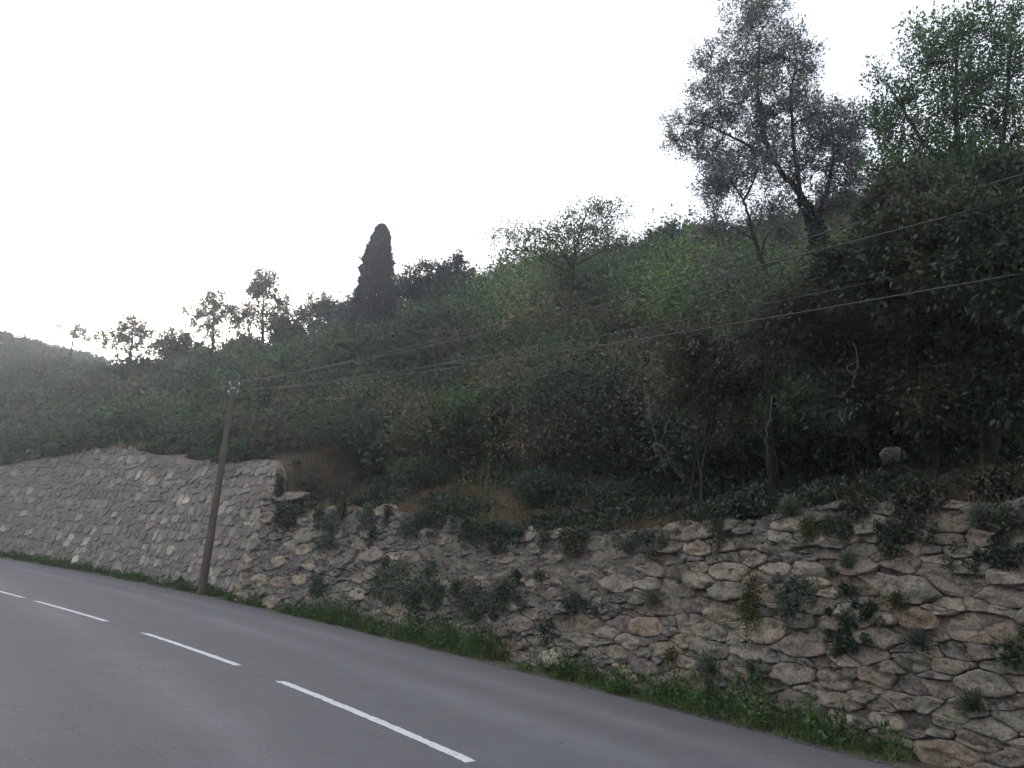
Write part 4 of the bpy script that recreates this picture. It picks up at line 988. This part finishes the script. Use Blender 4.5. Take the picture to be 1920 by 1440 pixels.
o = obj('dry_grass', dry.mesh('dry_grass', tri=True), M_GRASS); tag(o, 'brown dry grass tufts on the bare bank above the rubble wall', 'grass', kind='stuff')
rng = np.random.default_rng(29)
holl = Leaves()                                              # ivy and fallen leaves; tints darkened to paint the hollow's shade
for _ in range(1300):
    u = rng.uniform(U_JOIN + 11, RB1 - 1); d = rng.uniform(2.2, 9); p = hill_xy(u, d); P = np.array([p[0], p[1], hill_z(u, d)])
    px, py, zz = proj(P)
    if zz[0] < 3 or not 1300 < px[0] < W0 + 80: continue
    n = 70; h = rng.uniform(0.25, 0.6); dd = rdirs(n, rng); dd[:, 2] = np.abs(dd[:, 2]); L = 0.085 * rng.uniform(0.6, 1.4, n)
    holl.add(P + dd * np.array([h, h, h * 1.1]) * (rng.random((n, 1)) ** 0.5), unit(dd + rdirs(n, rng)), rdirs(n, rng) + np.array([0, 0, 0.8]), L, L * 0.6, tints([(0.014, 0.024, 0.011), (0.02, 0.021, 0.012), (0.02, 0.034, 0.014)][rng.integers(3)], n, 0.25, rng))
o = obj('shade_tinted_ivy', holl.mesh('shade_tinted_ivy', tri=True), M_LEAF); tag(o, 'ivy carpeting the hollow under the tall shrubs on the right, shade painted into its leaves', 'ivy', kind='stuff')

# ------------------------------------------------------------------ plants growing out of the rubble wall
WG = 'plants growing out of the rubble wall'
def wall_plant(kind, px, py, w, h, label, tint=None, n=None, seed=0):
    rng = np.random.default_rng(900 + seed); u, v = wall_uv(px, py + (h * 0.25 if kind != 'trail' else -h * 0.3)); b = wall_pt(u, v, 0.05)
    s = mpp(px, py, math.hypot(b[0], b[1])); hw, hh = w * s / 2, h * s; nrm = np.array([*(-pnorm(u)), 0.0])
    Lv = Leaves(); f = max(1.0, s * FPX / 13)
    if kind == 'tuft':                                      # stiff silvery stems
        n = n or 420; d = unit(nrm * 0.5 + np.array([0, 0, 0.75]) + rng.normal(0, 0.55, (n, 3))); d[:, 2] = np.abs(d[:, 2]) * 0.9
        st = rng.random((n, 1)); P = b + d * st * np.array([hw, hw, hh]) * 0.75 + nrm * 0.03
        L = 0.11 * f * rng.uniform(0.6, 1.3, n) ; Lv.add(P, unit(d + rng.normal(0, 0.25, (n, 3))), rdirs(n, rng), L, L * 0.12 + 0.003, tints(tint or (0.13, 0.145, 0.115), n, 0.2, rng))
    elif kind == 'moss':
        n = n or 1300; P = b + rng.normal(0, 1, (n, 3)) * np.array([hw * 0.42, hw * 0.42, hh * 0.3]) ; dd = (P - b) @ nrm
        P = P - nrm * dd[:, None] + nrm * (0.05 + 0.05 * rng.random((n, 1))) ; P = P - np.array([*(pnorm(u) * -BATTER), 0]) * (P[:, 2:3] - b[2])
        d = unit(nrm + rdirs(n, rng)); L = 0.045 * f * rng.uniform(0.6, 1.3, n); Lv.add(P, d, rdirs(n, rng), L, L * 0.5, tints(tint or (0.085, 0.09, 0.028), n, 0.22, rng))
    else:                                                   # leafy weed or trailing creeper
        n = n or 1500; m_ = 26; c = rng.normal(0, 1, (m_, 3)) * np.array([hw * 0.72, hw * 0.72, hh * 0.27]); c -= nrm * (c @ nrm)[:, None]; c += nrm * 0.06 + np.array([0, 0, hh * (-0.2 if kind == 'trail' else 0.12)])
        c -= np.array([*(pnorm(u) * -BATTER), 0]) * c[:, 2:3]
        k = rng.integers(0, m_, n); d = rdirs(n, rng); P = b + c[k] + d * (rng.random((n, 1)) ** 0.5) * (min(hw, hh) * rng.uniform(0.1, 0.36, m_)[k])[:, None]
        L = 0.045 * f * rng.uniform(0.5, 1.5, n); Lv.add(P, unit(d + rdirs(n, rng) + np.array([0, 0, -0.3])), rdirs(n, rng) + nrm * 0.5 + np.array([0, 0, 0.5]), L, L * 0.5, tints(tint or (0.04, 0.065, 0.03), n, 0.25, rng))
    root = empty({'tuft': 'silvery_tuft', 'moss': 'moss_cushion', 'weed': 'wall_weed', 'trail': 'creeper'}[kind], b, label, {'tuft': 'plant', 'moss': 'moss', 'weed': 'weed', 'trail': 'creeper'}[kind], WG)
    obj('foliage', Lv.mesh('foliage', b), M_LEAF, root)
    if kind != 'moss':
        T = Tubes(4)
        for _ in range(5): T.add(bend(b - nrm * 0.08, b + nrm * 0.1 + np.array([*rng.normal(0, hw * 0.4, 2), hh * rng.uniform(0.1, 0.4)]), 5, 0.15, rng), 0.008, 0.003)
        obj('stems', T.mesh('stems', b), M_BARK, root)
GGN = (0.075, 0.1, 0.07)
WP = [('tuft', 1490, 955, 62, 56, 'silvery tuft of stiff stems on the wall top beside the dark green clump', None, 600), ('tuft', 1850, 975, 60, 60, 'silvery tuft on the wall top near the right edge', None, 500),
      ('tuft', 1600, 1055, 44, 40, 'grey tuft on the wall face below the mossy wall top', None, 380), ('tuft', 1235, 1128, 80, 34, 'low spreading silvery tuft on a ledge in mid wall', None, 500),
      ('tuft', 1345, 1245, 70, 60, 'blue-green tuft at the wall foot above the tall verge grass', (0.1, 0.13, 0.1), 500), ('tuft', 1725, 1205, 60, 40, 'blue-green tuft under the big orange stone', (0.09, 0.115, 0.085), 420),
      ('weed', 618, 972, 60, 46, 'blue-grey rounded plant highest on the wall near its left end', GGN, 900), ('weed', 690, 962, 56, 42, 'pale grey-green plant on the wall top left of the pinkish masonry', (0.1, 0.115, 0.085), 900),
      ('weed', 772, 980, 46, 36, 'round grey-green cushion on the wall top above the pinkish masonry', GGN, 700), ('tuft', 1250, 1020, 44, 40, 'small grey tuft near the wall top above the mid wall cracks', None, 300),
      ('weed', 700, 1000, 22, 34, 'small dark green sprig on the pale masonry under the wall top', (0.035, 0.065, 0.025), 350), ('weed', 785, 1092, 230, 96, 'largest dark green weed clump on the wall, left of centre', (0.042, 0.07, 0.03), 7000),
      ('weed', 925, 1112, 170, 70, 'dark green weed clump right of the largest one', (0.038, 0.06, 0.028), 4200), ('weed', 1100, 1132, 84, 34, 'flat dark weed on a ledge right of the two large clumps', (0.04, 0.058, 0.03), 1000),
      ('weed', 1030, 1176, 26, 44, 'narrow dark green plant low on the wall below the flat weed', (0.026, 0.055, 0.03), 450), ('weed', 1488, 1108, 92, 92, 'bushy grey-green plant in the right half of the wall', (0.075, 0.105, 0.07), 2400),
      ('trail', 1605, 1185, 70, 140, 'dark creeper hanging down the wall face right of the bushy plant', (0.028, 0.046, 0.022), 2600), ('moss', 1420, 1112, 60, 100, 'olive moss cushion left of the bushy grey-green plant', None, 1500),
      ('moss', 1525, 985, 44, 40, 'mossy yellow-green cushion just under the wall top', None, 700), ('weed', 1578, 985, 60, 44, 'dull green plant on the wall top right of the mossy cushion', (0.055, 0.07, 0.035), 1100),
      ('weed', 1685, 1005, 60, 70, 'upright green weed growing over the wall top', (0.045, 0.062, 0.028), 1400), ('moss', 1080, 1020, 50, 30, 'yellow-green grassy cushion near the wall top in the centre', None, 600),
      ('moss', 1268, 1222, 34, 24, 'small olive moss patch low on the wall right of the tan stones', None, 400), ('weed', 1425, 1265, 40, 40, 'small green weed at the wall foot among the verge grass', (0.05, 0.075, 0.03), 500),
      ('weed', 1872, 1030, 90, 60, 'dark weed hanging over the wall top at the right edge', (0.032, 0.045, 0.022), 1500), ('weed', 1912, 1215, 40, 60, 'green weed on the wall face at the right edge', (0.045, 0.07, 0.028), 800),
      ('weed', 600, 1098, 46, 36, 'blue-green plant low on the wall above the first white flowers', (0.06, 0.09, 0.06), 700), ('weed', 940, 990, 60, 36, 'dark plant spilling over the wall top left of centre', (0.035, 0.05, 0.028), 900),
      ('weed', 1195, 1010, 90, 40, 'grey-green weeds spilling over the wall top in the centre', (0.06, 0.075, 0.05), 1200), ('weed', 1720, 985, 60, 50, 'dull weed over the wall top left of the silvery tuft at the right', (0.05, 0.058, 0.03), 900),
      ('tuft', 1830, 1320, 70, 50, 'grey-green tuft low on the wall near the lower right corner', (0.09, 0.11, 0.075), 420), ('moss', 1690, 1120, 40, 30, 'small yellowish moss patch beneath the oval grey stone', None, 400),
      ('weed', 620, 1010, 60, 40, 'grey-green plant below the blue-grey one at the left end of the rubble wall', GGN, 800), ('weed', 540, 960, 56, 40, 'dull green plant at the very left end of the rubble wall top', (0.06, 0.072, 0.045), 700)]
for k, (kd, px, py, w, h, lab, tnt, n) in enumerate(WP): wall_plant(kd, px, py, w, h, lab, tnt, n, k)

# white wild flowers on the verge, yellow sprigs on the bank
def flowers(name, label, P, n, spread, h, pet, col, stem_t, seed, cat='flowers', group=None):
    rng = np.random.default_rng(seed); root = empty(name, P, label, cat, group); Lv, Fl = Leaves(), Leaves()
    q = P + np.stack([rng.normal(0, spread, n), rng.normal(0, spread, n), np.zeros(n)], -1); top = q + np.stack([rng.normal(0, 0.06, n), rng.normal(0, 0.06, n), h * rng.uniform(0.6, 1.2, n)], -1)
    d = top - q; L = np.linalg.norm(d, axis=1); Lv.add(q, d, rdirs(n, rng), L, np.full(n, 0.012), tints(stem_t, n, 0.2, rng))
    kk = np.repeat(np.arange(n), 6); p = q[kk] + d[kk] * rng.random((len(kk), 1)); dd = rdirs(len(kk), rng); Lv.add(p, dd, rdirs(len(kk), rng), np.full(len(kk), pet * 1.6), np.full(len(kk), pet * 0.7), tints(stem_t, len(kk), 0.2, rng))
    kk = np.repeat(np.arange(n), 7); m_ = len(kk); a = rng.uniform(0, 2 * math.pi, m_); dd = np.stack([np.cos(a), np.sin(a), rng.uniform(0, 0.6, m_)], -1)
    Fl.add(top[kk] + rng.normal(0, pet * 0.5, (m_, 3)), dd, rdirs(m_, rng) * 0.3 + np.array([0, 0, 1.0]), np.full(m_, pet), np.full(m_, pet * 0.6), tints(col, m_, 0.08, rng))
    obj('stems', Lv.mesh('stems', P), M_GRASS, root)['kind'] = 'stuff'; obj('blossoms', Fl.mesh('blossoms', P), M_GRASS, root)['kind'] = 'stuff'
for px, py, lab, n, sd0 in ((622, 1150, 'white wildflower clump on the verge near the wall joint', 34, 1), (828, 1208, 'white wildflower clump on the verge below the dark weed clumps', 36, 2), (1022, 1262, 'white wildflower clump on the verge near the picture centre', 22, 3)):
    P = on_road(px, py); u = u_of(P[0], P[1]); b = path(u) + pnorm(u) * 0.32; P = np.array([b[0], b[1], zroad(*b)])
    flowers('wildflowers', lab, P, n, 0.24, 0.6, 0.035 * max(1, math.hypot(*b) / 18), (0.6, 0.6, 0.52), (0.06, 0.09, 0.03), 80 + sd0, group='white flowers on the verge')
for px, py, lab, n, sd0 in ((918, 812, 'tall yellow-flowered sprig poking from the thicket front', 9, 1), (880, 862, 'low yellow-flowered sprig at the thicket foot', 10, 2), (925, 842, 'middle yellow-flowered sprig at the thicket front', 8, 3)):
    P = ground_at(px, py, 18.6 - 0.2 * sd0); c = at(px, py, 18.6 - 0.2 * sd0); flowers('yellow_sprig', lab, P, n, 0.14, max(c[2] - P[2], 0.3), 0.04, (0.36, 0.37, 0.05), (0.07, 0.1, 0.03), 90 + sd0, 'flowers', 'yellow sprigs on the bank')

# loose rocks on the bank
def rock(name, label, px, py, R, w, h, col, seed, cat='rock', group=None):
    rng = np.random.default_rng(seed); s = mpp(px, py, R); g = ground_at(px, py, R); c = at(px, py, R)
    nu, nv = 16, 9; V = []
    for j in range(nv + 1):
        th = math.pi * j / nv
        for i in range(nu):
            ph = 2 * math.pi * i / nu; d = np.array([math.sin(th) * math.cos(ph), math.sin(th) * math.sin(ph), math.cos(th)])
            k = 1 + 0.6 * mnoise.fractal(Vector((*(d * 1.6 + seed * 3.7),)), 0.8, 2.0, 5); k = min(max(k, 0.5), 1.1)
            d = np.sign(d) * np.abs(d) ** 0.75
            V.append(d * k * np.array([w * s / 2, w * s / 2.6, h * s / 2]))
    F = [[j * nu + i, (j + 1) * nu + i, (j + 1) * nu + (i + 1) % nu, j * nu + (i + 1) % nu] for j in range(nv) for i in range(nu)]
    z = max(g[2] + h * s * 0.12, min(c[2], g[2] + (0.45 if name == 'boulder' else 0.15)))
    o = obj(name, mesh_quads(name, V, F, False), M_STONE, None, (c[0], c[1], z)); o.color = (*col, 1); tag(o, label, cat, group); o.rotation_euler = (0, 0.2, seed)
rk = ground_at(1675, 848, 12.6)
rock('boulder', 'pale boulder lying on the dark bank at the right', 1675, 850, r_for(1675, 862, 12.2, 16), 54, 28, (0.36, 0.35, 0.335), 4)
for k, (px, py, w, h) in enumerate([(1215, 915, 26, 18), (1240, 905, 24, 18), (1262, 918, 22, 16), (1232, 928, 22, 14), (1290, 900, 20, 18), (1195, 925, 18, 14)]):
    rock('loose_stone', 'buff stone in the small tumbled heap on the bank in mid picture', px, py, r_for(px, py + 4, 11, 20), w * 0.8, h * 0.7, (0.12, 0.1, 0.075), 10 + k, 'stone', 'tumbled stones on the bank')
for k, (px, py, w, h, lab) in enumerate([(605, 915, 20, 12, 'small pale stone on the reddish earth right of the grey wall'), (885, 888, 24, 20, 'weathered grey stone on the bank under the yellow sprigs'), (1415, 920, 30, 24, 'grey stone half buried on the bank above the right wall'), (1100, 935, 20, 14, 'small pale stone on the bank above mid wall'), (1800, 895, 24, 12, 'flat pale stone in the dry grass right of the boulder')]):
    rock('loose_stone', lab, px, py, r_for(px, py + 4, 9, 30), w * 0.85, h * 0.8, (0.13, 0.12, 0.108), 30 + k, 'stone')

# pale dead stems hanging at the thicket front
DS = [('long pale dead stem hanging in the thicket front left of the shrubs', [(1215, 740), (1222, 800), (1238, 850), (1247, 892)], 14.2), ('pale forked dead stem beside the long hanging one', [(1250, 790), (1242, 830), (1262, 880), (1300, 900)], 14.0),
      ('bare curved stem hanging in the black hollow', [(1600, 640), (1608, 680), (1600, 720), (1582, 745)], 11.6), ('crooked grey dead branch at the right edge of the hollow', [(1885, 480), (1846, 520), (1838, 550), (1836, 585)], 10.4),
      ('pale bare stem at the left rim of the hollow', [(1448, 740), (1442, 790), (1436, 830), (1438, 850)], 12.4), ('arching pale twig under the lowest wire at the hollow', [(1690, 566), (1650, 590), (1643, 605), (1646, 622)], 11.4)]
for k, (lab, pts, R) in enumerate(DS):
    rng = np.random.default_rng(300 + k); P = np.array([at(x, y, R) for x, y in pts]); t = np.linspace(0, 3, 14); P = np.stack([np.interp(t, np.arange(4), P[:, q]) for q in range(3)], -1) + rng.normal(0, 0.012, (14, 3))
    T = Tubes(5); T.add(P, 0.008, 0.003)
    for _ in range(3):
        a = P[rng.integers(3, 12)]; T.add(bend(a, a + rng.normal(0, 0.16, 3) - np.array([0, 0, 0.12]), 5, 0.15, rng), 0.005, 0.003)
    o = obj('dead_stem', T.mesh('dead_stem', P[0]), M_TWIG, None, P[0]); tag(o, lab, 'dead stem', 'dead stems in the thicket')

# ------------------------------------------------------------------ evening haze round the whole place
hb = np.array([[x, y, z] for x in (-430, 430) for y in (-430, 430) for z in (-38, 60)], float)
hf = [[0, 1, 3, 2], [4, 6, 7, 5], [0, 4, 5, 1], [2, 3, 7, 6], [0, 2, 6, 4], [1, 5, 7, 3]]
mm, n, o_ = mat('haze'); n.nodes.remove(o_); o_ = n.nodes.new('ShaderNodeOutputMaterial')
pv = n.nodes.new('ShaderNodeVolumePrincipled'); pv.inputs['Color'].default_value = (0.86, 0.9, 1.0, 1); pv.inputs['Density'].default_value = 0.0018; pv.inputs['Anisotropy'].default_value = 0.7
n.links.new(pv.outputs[0], o_.inputs['Volume'])
hz = obj('haze', mesh_quads('haze', hb, hf), mm); tag(hz, 'thin evening haze in the air', 'haze', kind='stuff')
